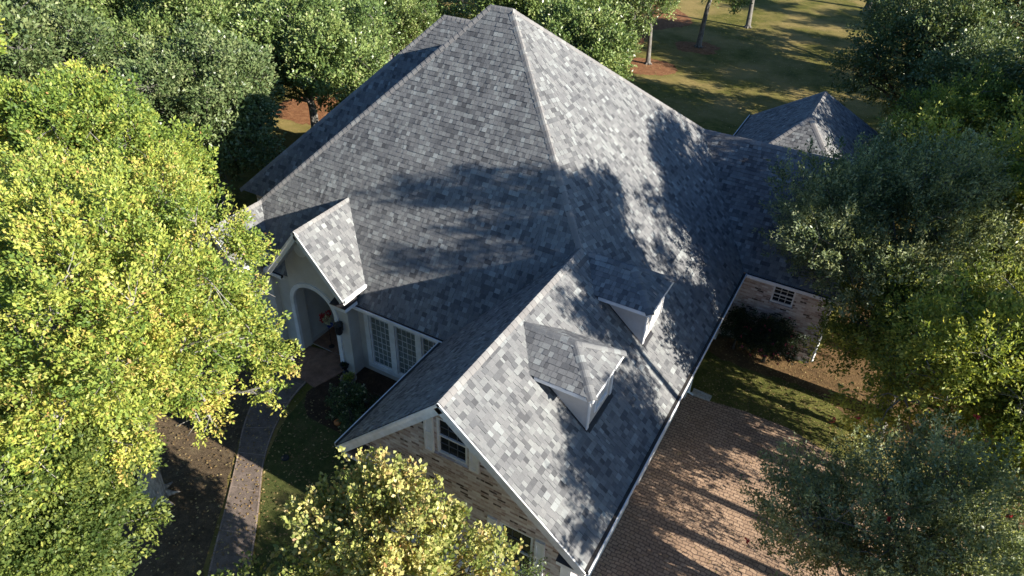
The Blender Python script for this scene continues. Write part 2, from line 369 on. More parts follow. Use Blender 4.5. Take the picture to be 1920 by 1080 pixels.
# portico
PX0, PX1, PY = -13.35, -10.58, 4.72
pz = lambda x: EZ-(EZ-ET)/EHW*abs(x-EX)-.09
pw = MB(); pw.prism([(PX0+.3, 0), (PX1, 0), (PX1, pz(PX1)), (EX, pz(EX)), (PX0+.3, pz(PX0+.3))], 'y', PY, 5.21)
portico = hb(pw, 'portico_wall', M_STUCCO)
AC, AR, AS = -12.04, .92, 2.30
arc = [(AC-AR, -.1), (AC+AR, -.1)]+[(AC+AR*math.cos(R(t)), AS+AR*.95*math.sin(R(t))) for t in range(0, 181, 10)]
am = MB(); am.prism(arc, 'y', 4.5, 6.6); cut(portico, [am])
mm = MB(); mm.prism([(AC-1.1, 0.02), (AC+1.0, .02), (AC+1.0, 3.05), (AC-1.1, 3.05)], 'y', 4.9, 7.2); cut(main_wall, [mm])
at = MB()
def arch_trim(m, cx, r0, r1, zs, k, y0, y1):
    pts0 = [(cx-r0, 0)]+[(cx-r0*math.cos(R(t)), zs+r0*k*math.sin(R(t))) for t in range(0, 181, 9)]+[(cx+r0, 0)]
    pts1 = [(cx-r1, 0)]+[(cx-r1*math.cos(R(t)), zs+r1*k*math.sin(R(t))) for t in range(0, 181, 9)]+[(cx+r1, 0)]
    for i in range(len(pts0)-1):
        a_, b_, c_, d_ = pts0[i], pts0[i+1], pts1[i+1], pts1[i]
        m.face([(a_[0], y0, a_[1]), (b_[0], y0, b_[1]), (c_[0], y0, c_[1]), (d_[0], y0, d_[1])])
        m.face([(a_[0], y0, a_[1]), (b_[0], y0, b_[1]), (b_[0], y1, b_[1]), (a_[0], y1, a_[1])])
        m.face([(d_[0], y0, d_[1]), (c_[0], y0, c_[1]), (c_[0], y1, c_[1]), (d_[0], y1, d_[1])])
arch_trim(at, AC, AR-.03, AR+.13, AS, .95, PY-.05, PY+.06); hb(at, 'arch_trim', M_WHITE)
md = MB(); md.prism([(-12.22+.24*math.cos(R(t)), 4.58+.24*math.sin(R(t))) for t in range(0, 360, 15)], 'y', PY-.05, PY+.02); hb(md, 'round_medallion', M_WHITE)
# left of portico: second arch bay
lb = MB(); lb.box(-16.3, -13.06, 4.95, 5.22, 0, 3.0); lb.box(-14.2, -13.9, 4.72, 4.95, 0, 2.9); hb(lb, 'wall', M_STUCCO)
dr = MB(); dr.box(AC-.5, AC+.5, 7.12, 7.18, .05, 2.35); dr.box(AC-.6, AC-.5, 7.08, 7.19, .05, 2.5); dr.box(AC+.5, AC+.6, 7.08, 7.19, .05, 2.5)
do = hb(dr, 'front_door', M_DOOR)
dk = MB(); dk.lathe([(0, -.03), (.03, -.02), (.035, 0), (.03, .02), (0, .03)], (AC+.42, 7.06, 1.05), 10); o = dk.build('door_knob', M_BLACK); o.parent = do; o.matrix_parent_inverse = HI
# ---- windows
def window(parent, x0, x1, z0, z1, y, cols, rows, name='window', sill=True, fwd=.05, glassmat=None, hung=True, frame_w=.06, inv=True, bar=.014):
    f = MB(); w_ = frame_w
    f.box(x0, x0+w_, y-.02, y+fwd, z0, z1); f.box(x1-w_, x1, y-.02, y+fwd, z0, z1)
    f.box(x0+w_, x1-w_, y-.021, y+fwd, z1-w_, z1); f.box(x0+w_, x1-w_, y-.021, y+fwd, z0, z0+w_)
    if hung: f.box(x0+w_, x1-w_, y-.015, y+fwd-.005, (z0+z1)/2-.02, (z0+z1)/2+.02)
    o = hb(f, name, M_WHITE, parent if parent else None)
    g = MB(); g.box(x0+w_*.5, x1-w_*.5, y+.03, y+.04, z0+w_*.5, z1-w_*.5); p = g.build('pane', glassmat or M_GLASS); p.parent = o
    mu = MB()
    for i in range(1, cols):
        xx = x0+w_+(x1-x0-2*w_)*i/cols; mu.box(xx-bar/2, xx+bar/2, y+.012, y+.032, z0+w_, z1-w_)
    for j in range(1, rows):
        zz = z0+w_+(z1-z0-2*w_)*j/rows
        mu.box(x0+w_, x1-w_, zz-bar/2, zz+bar/2, y+.010, y+.031) if False else mu.box(x0+w_, x1-w_, y+.010, y+.031, zz-bar/2, zz+bar/2)
    q = mu.build('muntin', M_TRIM); q.parent = o
    if sill:
        s_ = MB(); s_.box(x0-.06, x1+.06, y-.09, y+fwd, z0-.07, z0-.002); q2 = s_.build('sill', M_BRICK); q2.parent = o
    return o
# windows on the garage gable (kept in world coordinates through the parent inverse)
M_MUNT = painted('dark_muntin', (.10, .11, .12), .2)
for x0, x1, z0, z1 in WINS:
    o = window(None, x0, x1, z0, z1, .38, 3, 4)
    for c_ in o.children:
        if c_.name.startswith('muntin'): c_.data.materials[0] = M_MUNT
# shutters
def shutter(x0, x1, z0, z1, y):
    s_ = MB(); s_.box(x0, x1, y-.035, y-.002, z0, z1)
    s_.box(x0, x0+.05, y-.055, y-.034, z0, z1); s_.box(x1-.05, x1, y-.055, y-.034, z0, z1)
    for zz in (z0, z1-.07, (z0+z1)/2-.035): s_.box(x0+.05, x1-.05, y-.054, y-.034, zz, zz+.07)
    hb(s_, 'shutter', M_WHITE)
for (x0, x1, z0, z1) in WINS:
    shutter(x0-.32, x0-.07, z0-.03, z1+.02, .35); shutter(x1+.07, x1+.32, z0-.03, z1+.02, .35)
window(None, 1.06, 1.82, 2.10, 2.84, 13.69, 3, 4, bar=.02)
for x0, x1, z0, z1 in DW: window(None, x0, x1, z0, z1, 5.22, 4, 9, glassmat=M_BLIND, sill=False, hung=False, frame_w=.05)
fs = MB()
fs.box(-10.3, -10.12, 5.15, 5.22, .30, 2.86); fs.box(-9.28, -9.06, 5.15, 5.22, .30, 2.86); fs.box(-8.22, -8.0, 5.15, 5.22, .30, 2.86); fs.box(-7.16, -6.98, 5.15, 5.22, .30, 2.86)
fs.box(-10.3, -6.98, 5.14, 5.21, 2.72, 2.92); fs.box(-10.3, -6.98, 5.14, 5.21, .26, .42); hb(fs, 'window_surround', M_WHITE)
# ---- fascia, gutters, soffits
def gutter(p, q, out, mbw, mbd):
    """p->q along the eave, out = outward unit vector (2d)"""
    o = Vector((out[0], out[1], 0)); p = Vector(p); q = Vector(q)
    dn = Vector((0, 0, -1)); W_ = .115
    for off, z0, z1, th in ((W_, -.12, -.008, .012),):
        mbw.bar(p+o*(W_)+dn*.055, q+o*(W_)+dn*.055, .016, .115)
    mbw.bar(p+o*(W_-.004)+dn*.002, q+o*(W_-.004)+dn*.002, .026, .018)
    mbw.bar(p+o*W_*.5+dn*.108, q+o*W_*.5+dn*.108, W_-.02, .010)
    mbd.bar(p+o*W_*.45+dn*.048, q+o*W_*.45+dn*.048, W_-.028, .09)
    mbw.bar(p-o*.015+dn*.105, q-o*.015+dn*.105, .025, .17)      # fascia board
for p, q, o_ in (((0, .0, ZE), (0, 13.2, ZE), (1, 0)), ((-10.50, 4.755, ZE), (-6.75, 4.755, ZE), (0, -1)), ((-6.80, 0, ZE), (-6.80, 4.6, ZE), (-1, 0)), ((.14, 13.26, ZE), (3.35, 13.26, ZE), (0, -1)),
                 ((-3.4, 17.8, ZE), (-3.4, 27.93, ZE), (-1, 0)), ((-16.9, 4.755, ZE), (-16.15, 4.755, ZE), (0, -1)), ((-14.1, 4.755, ZE), (-13.3, 4.755, ZE), (0, -1))):
    gw = MB(); gd = MB(); gutter(p, q, o_, gw, gd); gut = hb(gw, 'gutter', M_WHITE); gi = hb(gd, 'gutter_channel', M_GUT, gut)
fb_ = MB()
def rake(m, p, q, hgt=.20, th=.03):
    p = Vector(p); q = Vector(q); d = (q-p).normalized()
    side = Vector((0, 1, 0)); u = side.cross(d); u = u if u.z > 0 else -u
    c = -u*(hgt/2+.012)+Vector((0, -.0, 0))
    m.bar(p+c, q+c, th, hgt, u); 
    m.bar(p+Vector((0, -.022, 0))-u*.05, q+Vector((0, -.022, 0))-u*.05, .02, .07, u)
for p, q, h_ in (((-3.64, .0, 6.33), (-6.86, .0, 3.14), .24), ((-3.64, .0, 6.33), (.06, .0, 3.15), .24), ((EX, EY, EZ), (EX+EHW+.02, EY, ET-.02), .2), ((EX, EY, EZ), (EX-EHW-.02, EY, ET-.02), .2),
                 ((GX, GY, GZ), (GX+GHW+.02, GY, GT-.02), .2), ((GX, GY, GZ), (GX-GHW-.02, GY, GT-.02), .2)):
    fb_ = MB(); rake(fb_, p, q, h_); hb(fb_, 'fascia', M_TRIM)
for sx, cx, hw, zt, y0 in ((1, EX, EHW, ET, EY), (-1, EX, EHW, ET, EY), (1, GX, GHW, GT, GY), (-1, GX, GHW, GT, GY)):
    fb_ = MB(); fb_.bar((cx+sx*(hw+.035), y0, zt-.03), (cx+sx*(hw+.035), yff(zt)-.02, zt-.03), .09, .11); hb(fb_, 'eave_board', M_WHITE)
sf = MB()
sf.box(-.42, -.03, .36, 13.2, 3.02, 3.05); sf.box(-6.77, -6.4, .36, 4.7, 3.02, 3.05); sf.box(-10.5, -6.9, 4.78, 5.2, 3.02, 3.05)
sf.box(.03, 3.3, 13.3, 13.66, 3.02, 3.05); sf.box(-3.37, -3.0, 18.2, 27.5, 3.02, 3.05)
for s_ in (-1, 1):   # sloping soffit of gables
    x1_ = -3.64+s_*(3.64 if s_ > 0 else 3.16); z1_ = 6.33-(.86 if s_ > 0 else .99)*abs(x1_+3.64)
    sf.face([(-3.64, .02, 6.33-.21), (x1_, .02, z1_-.21), (x1_, .36, z1_-.21), (-3.64, .36, 6.33-.21)])
    k = (EZ-ET)/EHW
    sf.face([(EX, EY+.02, EZ-.19), (EX+s_*EHW, EY+.02, ET-.19), (EX+s_*EHW, PY, ET-.19), (EX, PY, EZ-.19)])
hb(sf, 'soffit', M_SOFFIT)
gg = MB(); gg.prism([(GX-.8, 2.9), (GX+.8, 2.9), (GX+.8, GT+.15), (GX, GZ-.12), (GX-.8, GT+.15)], 'y', 4.2, 4.8); hb(gg, 'gable_wall', M_STUCCO)
# cornice returns with dark metal tops, corner boards
def ret(x0, x1, y0, y1, z):
    cr = MB(); ct = MB(); cr.box(x0, x1, y0, y1, z-.14, z); ct.prism([(y0-.02, z+.003), (y1, z+.003), (y1, z+.20)], 'x', x0-.01, x1+.01)
    o = hb(cr, 'cornice_return', M_WHITE); hb(ct, 'return_roof', M_DARK, o)
ret(-6.78, -6.12, .03, .35, 3.0); ret(-.66, .02, .03, .35, 3.0); ret(EX+EHW-.62, EX+EHW, EY+.03, PY, ET-.36)
for x0, x1 in ((-6.47, -6.22), (-.64, -.38)):
    cr = MB(); cr.box(x0, x1, .29, .35, 2.05, 2.84); hb(cr, 'corner_block', M_WHITE)
for pts_, r0 in (([(-.10, 9.9, 3.0), (-.30, 9.85, 2.7), (-.33, 9.85, .1), (-.15, 9.85, .06)], .05), ([(3.08, 13.5, 3.1), (3.02, 13.6, 2.8), (3.02, 13.6, .2)], .055), ([(-6.75, 4.6, 3.08), (-6.9, 5.0, 2.9), (-6.9, 5.1, .3)], .04)):
    ds = MB(); ds.tube(pts_, [r0]*len(pts_), 6); hb(ds, 'downspout', M_WHITE)
# garage doors side trim at right wall
for y0, y1 in ((9.55, 9.95), (13.2, 13.66)):
    tr = MB(); tr.box(-.44, -.36, y0, y1, 0, 2.95); hb(tr, 'corner_board', M_WHITE)
for y0 in (.95, 5.3):
    gdm = MB(); gdm.box(-.43, -.39, y0, y0+3.6, 0.02, 2.35)
    for k in range(1, 4): gdm.box(-.39, -.385, y0, y0+3.6, 2.35*k/4-.01, 2.35*k/4+.01, tone=.1)
    hb(gdm, 'garage_door', M_TRIM)
# ---- dormers
def dormer(yc, label):
    d = empty('dormer', (0, yc, 0)); d.parent = house; d.matrix_parent_inverse = HI; d['label'] = label
    zE, zR, xf, xr, hw = 5.58, 6.20, -1.14, -2.08, .97
    s_ = MB(); xe = -(zE-3.2)/.86-.0; xR = -(zR-3.2)/.86
    na = facet(s_, [(xf, -hw, zE), (xr, 0, zR), (xR, 0, zR), (xe, -hw, zE)]); nb_ = facet(s_, [(xf, hw, zE), (xr, 0, zR), (xR, 0, zR), (xe, hw, zE)])
    nc = facet(s_, [(xf, -hw, zE), (xf, hw, zE), (xr, 0, zR)])
    caps(s_, (xr, 0, zR), (xR-.02, 0, zR), na, nb_, .13); caps(s_, (xf, -hw, zE), (xr, 0, zR), na, nc, .12); caps(s_, (xf, hw, zE), (xr, 0, zR), nb_, nc, .12)
    o = s_.build('dormer_roof', M_SH); o.parent = d
    w_ = MB(); hy = .74; zt = zE-.03
    w_.prism([(-1.30, 3.2+.86*1.30-.05), (-1.30, zt), (-2.77, zt)], 'y', -hy, hy)
    o = w_.build('dormer_wall', M_DORM); o.parent = d
    c_ = MB(); c_.box(-1.50, -1.10, -.38, .38, 4.63, 5.34); cut(o, [c_])
    e = MB(); e.bar((xf-.01, -hw, zE-.065), (xf-.01, hw, zE-.065), .03, .10); e.bar((xf, -hw+.01, zE-.066), (xe+.12, -hw+.01, zE-.066), .03, .10); e.bar((xf, hw-.01, zE-.066), (xe+.12, hw-.01, zE-.066), .03, .10)
    e.box(xe+.3, xf-.03, -hw+.03, hw-.03, zE-.10, zE-.08)
    e.box(-1.30, -1.275, -hy, -hy+.10, 4.30, zE-.10); e.box(-1.30, -1.275, hy-.10, hy, 4.30, zE-.10); e.box(-1.31, -1.277, -hy-.012, -hy, 4.30, zE-.10)
    o = e.build('dormer_trim', M_WHITE); o.parent = d
    f = MB(); y0, y1, z0, z1 = -.40, .40, 4.60, 5.37
    f.box(-1.33, -1.262, y0, y0+.07, z0, z1); f.box(-1.33, -1.262, y1-.07, y1, z0, z1); f.box(-1.33, -1.263, y0+.07, y1-.07, z1-.07, z1); f.box(-1.33, -1.255, y0+.07, y1-.07, z0, z0+.07)
    f.box(-1.34, -1.28, y0+.07, y1-.07, (z0+z1)/2-.015, (z0+z1)/2+.015)
    f.box(-1.34, -1.285, -.01, .01, z0+.07, z1-.07)
    o = f.build('dormer_window', M_WHITE); o.parent = d
    g = MB(); g.box(-1.36, -1.345, y0+.03, y1-.03, z0+.03, z1-.03); o = g.build('dormer_pane', M_GLASS); o.parent = d
    fl = MB(); k = 1/math.hypot(1, .86)
    for sy in (-1, 1):
        fl.face([(-1.25, sy*(hy+.0), 3.2+.86*1.25+.022), (-2.75, sy*hy, 3.2+.86*2.75+.022), (-2.75, sy*(hy+.05), 3.2+.86*2.75+.022), (-1.25, sy*(hy+.05), 3.2+.86*1.25+.022)])
    fl.face([(-1.30, -hy, 3.2+.86*1.30+.024), (-1.30, hy, 3.2+.86*1.3+.024), (-1.20, hy, 3.2+.86*1.2+.024), (-1.20, -hy, 3.2+.86*1.2+.024)])
    o = fl.build('flashing', M_DARK); o.parent = d
dormer(3.43, 'near dormer in sunlight on the garage wing roof'); dormer(7.12, 'far dormer in tree shade on the garage wing roof')
# wall lantern on the pier
ln = MB(); c_ = (-10.9, PY-.16, 2.0)
ln.box(c_[0]-.05, c_[0]+.05, PY-.05, PY, 1.9, 2.25); ln.tube([(c_[0], PY-.03, 2.2), (c_[0], PY-.16, 2.28)], [.015, .015], 6)
ln.lathe([(0, .36), (.04, .32), (.17, .22), (.14, .19), (.11, -.16), (.06, -.20), (0, -.26)], c_, 8); hb(ln, 'wall_lantern', M_BLACK)

# ================================================================== GROUND
def ground_mat(name, stops, scale=2.0, fine=60, bd=.02, extra=None):
    m, t, b = mat(name, rough=.95, spec=.1)
    n = noise(t, scale, 8, .72, dist=.3); c = ramp(t, n, stops)
    n5 = noise(t, scale*5, 5, .7); c = mix(t, 1.0, c, ramp(t, n5, [(.3, (.68, .70, .68)), (.7, (1.25, 1.22, 1.2))]), 'MULTIPLY')
    f = noise(t, fine, 4, .75); c = mix(t, 1.0, c, ramp(t, f, [(.3, (.55, .55, .55)), (.7, (1.4, 1.4, 1.35))]), 'MULTIPLY')
    if extra: c = extra(t, c)
    t.links.new(c, b.inputs['Base Color']); bump(t, b, f, bd, 1); return m
def lawn_extra(t, c):
    n = noise(t, .22, 4, .6); return mix(t, ramp(t, n, [(.42, (0, 0, 0)), (.64, (.8, .8, .8))]), c, (.30, .22, .085))
M_LAWN = ground_mat('lawn', [(.3, (.06, .07, .016)), (.5, (.125, .12, .028)), (.72, (.22, .185, .06))], .8, 22, .04, lawn_extra)
M_NEARLAWN = ground_mat('near_lawn', [(.3, (.06, .07, .018)), (.55, (.125, .125, .034)), (.75, (.24, .20, .07))], 1.6, 30, .03)
M_MULCH = ground_mat('mulch', [(.3, (.035, .022, .015)), (.6, (.085, .055, .038)), (.8, (.14, .10, .07))], 3, 45, .03)
M_STRAW = ground_mat('pine_straw', [(.3, (.13, .055, .028)), (.55, (.25, .12, .06)), (.8, (.34, .20, .11))], 2.5, 30, .03)
M_DIRT = ground_mat('bare_soil', [(.3, (.07, .05, .032)), (.55, (.13, .095, .062)), (.8, (.20, .16, .09))], 1.4, 40, .03)
def outline(name, pts, z, m, label=None, jit=.0, sub=6, seed=3, kind='structure', thick=0):
    r_ = random.Random(seed); P = []
    n = len(pts)
    for i in range(n):
        p0, p1, p2, p3 = pts[(i-1) % n], pts[i], pts[(i+1) % n], pts[(i+2) % n]
        for k in range(sub):
            t = k/sub
            f = lambda j: .5*((2*p1[j])+(-p0[j]+p2[j])*t+(2*p0[j]-5*p1[j]+4*p2[j]-p3[j])*t*t+(-p0[j]+3*p1[j]-3*p2[j]+p3[j])*t**3)
            P.append((f(0)+r_.uniform(-jit, jit), f(1)+r_.uniform(-jit, jit)))
    mb = MB()
    if thick: mb.prism(P, 'z', z-thick, z)
    else: mb.face([(x, y, z) for x, y in P])
    o = mb.build(name, m); o['kind'] = kind
    if o.data.polygons[0].normal.z < 0 and not thick: o.data.flip_normals()
    return o
g = MB(); g.face([(-260, -120, 0), (260, -120, 0), (260, 400, 0), (-260, 400, 0)]); o = g.build('lawn', M_LAWN); o['kind'] = 'structure'
M_DRIVE, t, b = mat('driveway_pavers', rough=.85, spec=.25)
uv = N(t, 'ShaderNodeUVMap')
nn = N(t, 'ShaderNodeTexNoise'); nn.inputs['Scale'].default_value = 2.2; t.links.new(uv.outputs[0], nn.inputs['Vector'])
mx = N(t, 'ShaderNodeVectorMath', operation='SCALE'); mx.inputs['Scale'].default_value = .20; t.links.new(nn.outputs['Color'], mx.inputs[0])
ad = N(t, 'ShaderNodeVectorMath', operation='ADD'); t.links.new(uv.outputs[0], ad.inputs[0]); t.links.new(mx.outputs[0], ad.inputs[1])
br = N(t, 'ShaderNodeTexBrick'); t.links.new(ad.outputs[0], br.inputs['Vector'])
for k, v in (('Scale', 1.0), ('Mortar Size', .012), ('Mortar Smooth', .35), ('Bias', 0), ('Brick Width', .175), ('Row Height', .11)): br.inputs[k].default_value = v
br.inputs['Color1'].default_value = (.35, .235, .155, 1); br.inputs['Color2'].default_value = (.46, .32, .215, 1); br.inputs['Mortar'].default_value = (.13, .09, .07, 1)
n1 = noise(t, .7, 6, .7); c = mix(t, 1.0, br.outputs['Color'], ramp(t, n1, [(.3, (.68, .66, .66)), (.7, (1.18, 1.16, 1.12))]), 'MULTIPLY')
n2 = noise(t, 14, 5, .75); c = mix(t, 1.0, c, ramp(t, n2, [(.3, (.75, .74, .74)), (.7, (1.15, 1.15, 1.15))]), 'MULTIPLY')
n3 = noise(t, .35, 5, .7); c = mix(t, ramp(t, n3, [(.52, (0, 0, 0)), (.68, (.55, .55, .55))]), c, (.17, .125, .09))
t.links.new(c, b.inputs['Base Color'])
iv = N(t, 'ShaderNodeMath', operation='SUBTRACT'); iv.inputs[0].default_value = 1; t.links.new(br.outputs['Fac'], iv.inputs[1]); bump(t, b, iv.outputs[0], .012, .9)
dv = MB(); pts = [(-.42, -14), (14, -14), (14, 8.2), (8, 8.9), (4.6, 9.5), (3.0, 10.0), (1.6, 10.02), (.2, 9.85), (-.42, 9.8)]
dv.prism(pts, 'z', -.05, .03); o = dv.build('driveway', M_DRIVE); o['kind'] = 'structure'
outline('near_lawn', [(-.3, 9.9), (3.2, 10.0), (5.2, 9.6), (5.5, 11.5), (4.2, 13.3), (-.3, 13.4)], .008, M_NEARLAWN, jit=.06)
outline('straw_bed', [(-.3, 12.4), (1.5, 12.2), (3.0, 12.3), (4.6, 11.6), (7, 10.6), (12, 9), (15, 14), (12, 19), (4.6, 20), (3.1, 14.2), (2.0, 13.6), (-.3, 13.6)], .012, ground_mat('straw_ground', [(.3, (.07, .045, .025)), (.55, (.16, .10, .05)), (.8, (.26, .17, .08))], 1.6, 40, .03), jit=.08)
# front yard
M_WALK = ground_mat('walk_concrete', [(.3, (.13, .10, .085)), (.55, (.19, .15, .13)), (.8, (.25, .205, .18))], 1.0, 60, .006)
M_LAND = ground_mat('landing_concrete', [(.3, (.20, .115, .085)), (.55, (.28, .17, .125)), (.8, (.35, .225, .17))], 1.0, 60, .006)
def spline(pts, n):
    out = []
    for i in range(len(pts)-1):
        p0, p1, p2, p3 = pts[max(i-1, 0)], pts[i], pts[i+1], pts[min(i+2, len(pts)-1)]
        for k in range(n):
            t = k/n; out.append(tuple(.5*((2*p1[j])+(-p0[j]+p2[j])*t+(2*p0[j]-5*p1[j]+4*p2[j]-p3[j])*t*t+(-p0[j]+3*p1[j]-3*p2[j]+p3[j])*t**3) for j in range(len(p1))))
    out.append(tuple(pts[-1])); return out
Lp = spline([(-13.3, 3.6), (-12.75, 2.2), (-12.0, .95), (-11.23, 0), (-10.25, -1.3), (-9.1, -2.88), (-7.3, -5.2), (-5, -8)], 6)
Rp = spline([(-11.75, 3.6), (-11.6, 2.7), (-11.15, 1.5), (-10.42, .3), (-9.3, -1.0), (-8.15, -2.4), (-6.3, -4.8), (-4, -7.6)], 6)
wk = MB()
for i in range(len(Lp)-1):
    a_, b_, c_, d_ = Lp[i], Lp[i+1], Rp[i+1], Rp[i]
    wk.face([(*a_, .04), (*b_, .04), (*c_, .04), (*d_, .04)], tone=.3 if (i//5) % 2 else .7)
    wk.face([(*a_, .04), (*b_, .04), (*b_, -.02), (*a_, -.02)]); wk.face([(*d_, .04), (*c_, .04), (*c_, -.02), (*d_, -.02)])
    if i % 5 == 0:
        e = Vector((*d_, 0))-Vector((*a_, 0)); e.normalize()
o = wk.build('walkway', M_WALK); o['kind'] = 'structure'
jt = MB()
for i in range(2, len(Lp)-1, 5): jt.bar((*Lp[i], .044), (*Rp[i], .044), .018, .004)
for S_ in (Lp, Rp):
    for i in range(len(S_)-1):
        p, q = Vector((*S_[i], .045)), Vector((*S_[i+1], .045)); c0 = (Vector((*Lp[i], .045))+Vector((*Rp[i], .045)))/2; c1 = (Vector((*Lp[i+1], .045))+Vector((*Rp[i+1], .045)))/2
        jt.face([p, q, q+(c1-q)*.09, p+(c0-p)*.09])
o = jt.build('walkway_edging', ground_mat('edge_concrete', [(.3, (.24, .18, .15)), (.8, (.38, .30, .26))], 2, 60, .004)); o['kind'] = 'structure'
ld = MB(); ld.prism([(-13.3, 3.55), (-11.75, 3.55), (-11.35, 3.5), (-11.1, 4.3), (-10.95, 5.19), (-12.0, 5.19), (-13.3, 4.94)], 'z', -.02, .05); ld.prism([(AC-.93, 5.22), (AC+.90, 5.22), (AC+.90, 7.1), (AC-.93, 7.1)], 'z', 0, .052)
o = ld.build('porch_floor', M_LAND); o['kind'] = 'structure'
outline('flower_bed', [(-11.1, 5.25), (-11.25, 4.0), (-11.4, 3.2), (-10.7, 2.45), (-9.3, 2.35), (-7.8, 2.0), (-6.4, 1.6), (-6.4, 5.25)], .012, M_MULCH, jit=.03)
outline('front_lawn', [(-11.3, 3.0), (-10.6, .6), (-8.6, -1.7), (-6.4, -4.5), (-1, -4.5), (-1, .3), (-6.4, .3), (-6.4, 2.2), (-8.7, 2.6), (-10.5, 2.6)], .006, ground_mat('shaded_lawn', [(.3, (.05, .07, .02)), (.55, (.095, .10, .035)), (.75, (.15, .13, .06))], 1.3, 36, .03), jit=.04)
outline('mulch_bed', [(-12.9, 3.0), (-11.9, .8), (-10.9, -.6), (-9.5, -2.6), (-7.5, -5.4), (-12, -7), (-19, -5), (-22, 2), (-17, 4.2), (-13.6, 4.2)], .010, M_DIRT, jit=.06)
for i, (x, y, rr) in enumerate([(-13.6, 41.8, 1.9), (-12.1, 48.3, 1.8), (-27.5, 22.8, 3.4), (-18.5, 47.5, 2.6), (-30.5, 33.5, 3.5), (-22, 36, 4.0), (-20, 55, 5)]):
    r_ = random.Random(i); pts = [(x+rr*r_.uniform(.75, 1.15)*math.cos(k*math.pi/6), y+rr*r_.uniform(.75, 1.15)*math.sin(k*math.pi/6)) for k in range(12)]
    outline('pine_straw_ring', pts, .008+i*.0005, M_STRAW, jit=.15, seed=i)

# ================================================================== VEGETATION
def quad_mesh(name, V, F, tone, mat_, mi=None, mats=None):
    me = bpy.data.meshes.new(name); nv = len(V); nf_ = len(F)
    me.vertices.add(nv); me.vertices.foreach_set('co', V.astype(np.float32).ravel())
    me.loops.add(nf_*4); me.loops.foreach_set('vertex_index', F.astype(np.int32).ravel())
    me.polygons.add(nf_); me.polygons.foreach_set('loop_start', np.arange(0, nf_*4, 4, dtype=np.int32)); me.polygons.foreach_set('loop_total', np.full(nf_, 4, dtype=np.int32))
    for m in (mats or [mat_]): me.materials.append(m)
    if mi is not None: me.polygons.foreach_set('material_index', mi.astype(np.int32))
    at = me.attributes.new('tone', 'FLOAT', 'FACE'); at.data.foreach_set('value', tone.astype(np.float32))
    me.update(calc_edges=True); return me
def unit(v): return v/np.maximum(np.linalg.norm(v, axis=1, keepdims=True), 1e-9)
def leaf_geo(rs, pos, axis, size, asp, spread=1.0, upb=.5):
    """rhombic folded leaves: pos (n,3), axis preferred direction (n,3)"""
    n = len(pos); d = unit(axis+rs.normal(0, .75*spread, (n, 3))); nn_ = rs.normal(0, 1, (n, 3)); nn_ += np.array([sd.x, sd.y, sd.z+.55])*upb*2.0
    sd_ = unit(np.cross(d, nn_)); nm = np.cross(sd_, d); L = size*rs.uniform(.65, 1.3, (n, 1)); Wd = L*asp
    V = np.empty((n, 4, 3)); V[:, 0] = pos; V[:, 1] = pos+d*L*.5+sd_*Wd*.5-nm*L*.08; V[:, 2] = pos+d*L; V[:, 3] = pos+d*L*.5-sd_*Wd*.5-nm*L*.08
    return V.reshape(-1, 3)
def crown_points(rs, center, radii, nl, ns, lobe=(.30, .46), bottom=-.55, hollow=.35, lobes=None):
    C_ = np.array(center, float); Rd = np.array(radii, float)
    if lobes is None:
        d = unit(rs.normal(0, 1, (nl*4, 3))); d = d[d[:, 2] > bottom][:nl]
        rr = rs.uniform(.35, .82, (len(d), 1)); lc = C_+d*rr*Rd; lr = rs.uniform(lobe[0], lobe[1], len(d))
    else:
        lc = np.array([l[:3] for l in lobes], float); lr = np.array([l[3] for l in lobes], float)/Rd.mean()
    # break every lobe into smaller clumps so the crown has bays and gaps
    sub = 6; q0 = unit(rs.normal(0, 1, (len(lc)*sub, 3))+np.array([0, 0, .35])); par = np.repeat(np.arange(len(lc)), sub)
    lc0 = lc; lc = lc[par]+q0*(lr[par][:, None]*Rd)*rs.uniform(.45, .95, (len(par), 1)); lr = lr[par]*rs.uniform(.36, .62, len(par))
    m = int(ns*2.4); li = rs.choice(len(lc), m, p=lr**2/np.sum(lr**2)); dd = unit(rs.normal(0, 1, (m, 3))+np.array([0, 0, .25]))
    p = lc[li]+dd*(lr[li][:, None]*Rd)*rs.uniform(.62, 1.06, (m, 1))
    # drop points buried in other lobes
    bur = np.zeros(m, bool)
    for k in range(len(lc)):
        q = np.linalg.norm((p-lc[k])/(lr[k]*Rd), axis=1); bur |= (q < .55) & (li != k)
    keep = ~bur | (rs.random(m) < .12); p = p[keep][:ns]; dd = dd[keep][:ns]; li = li[keep][:ns]
    out = unit(dd*.8+unit((p-C_)/Rd)*.6+np.array([0, 0, .25])); return p, out, li, lc, lr, lc0, par
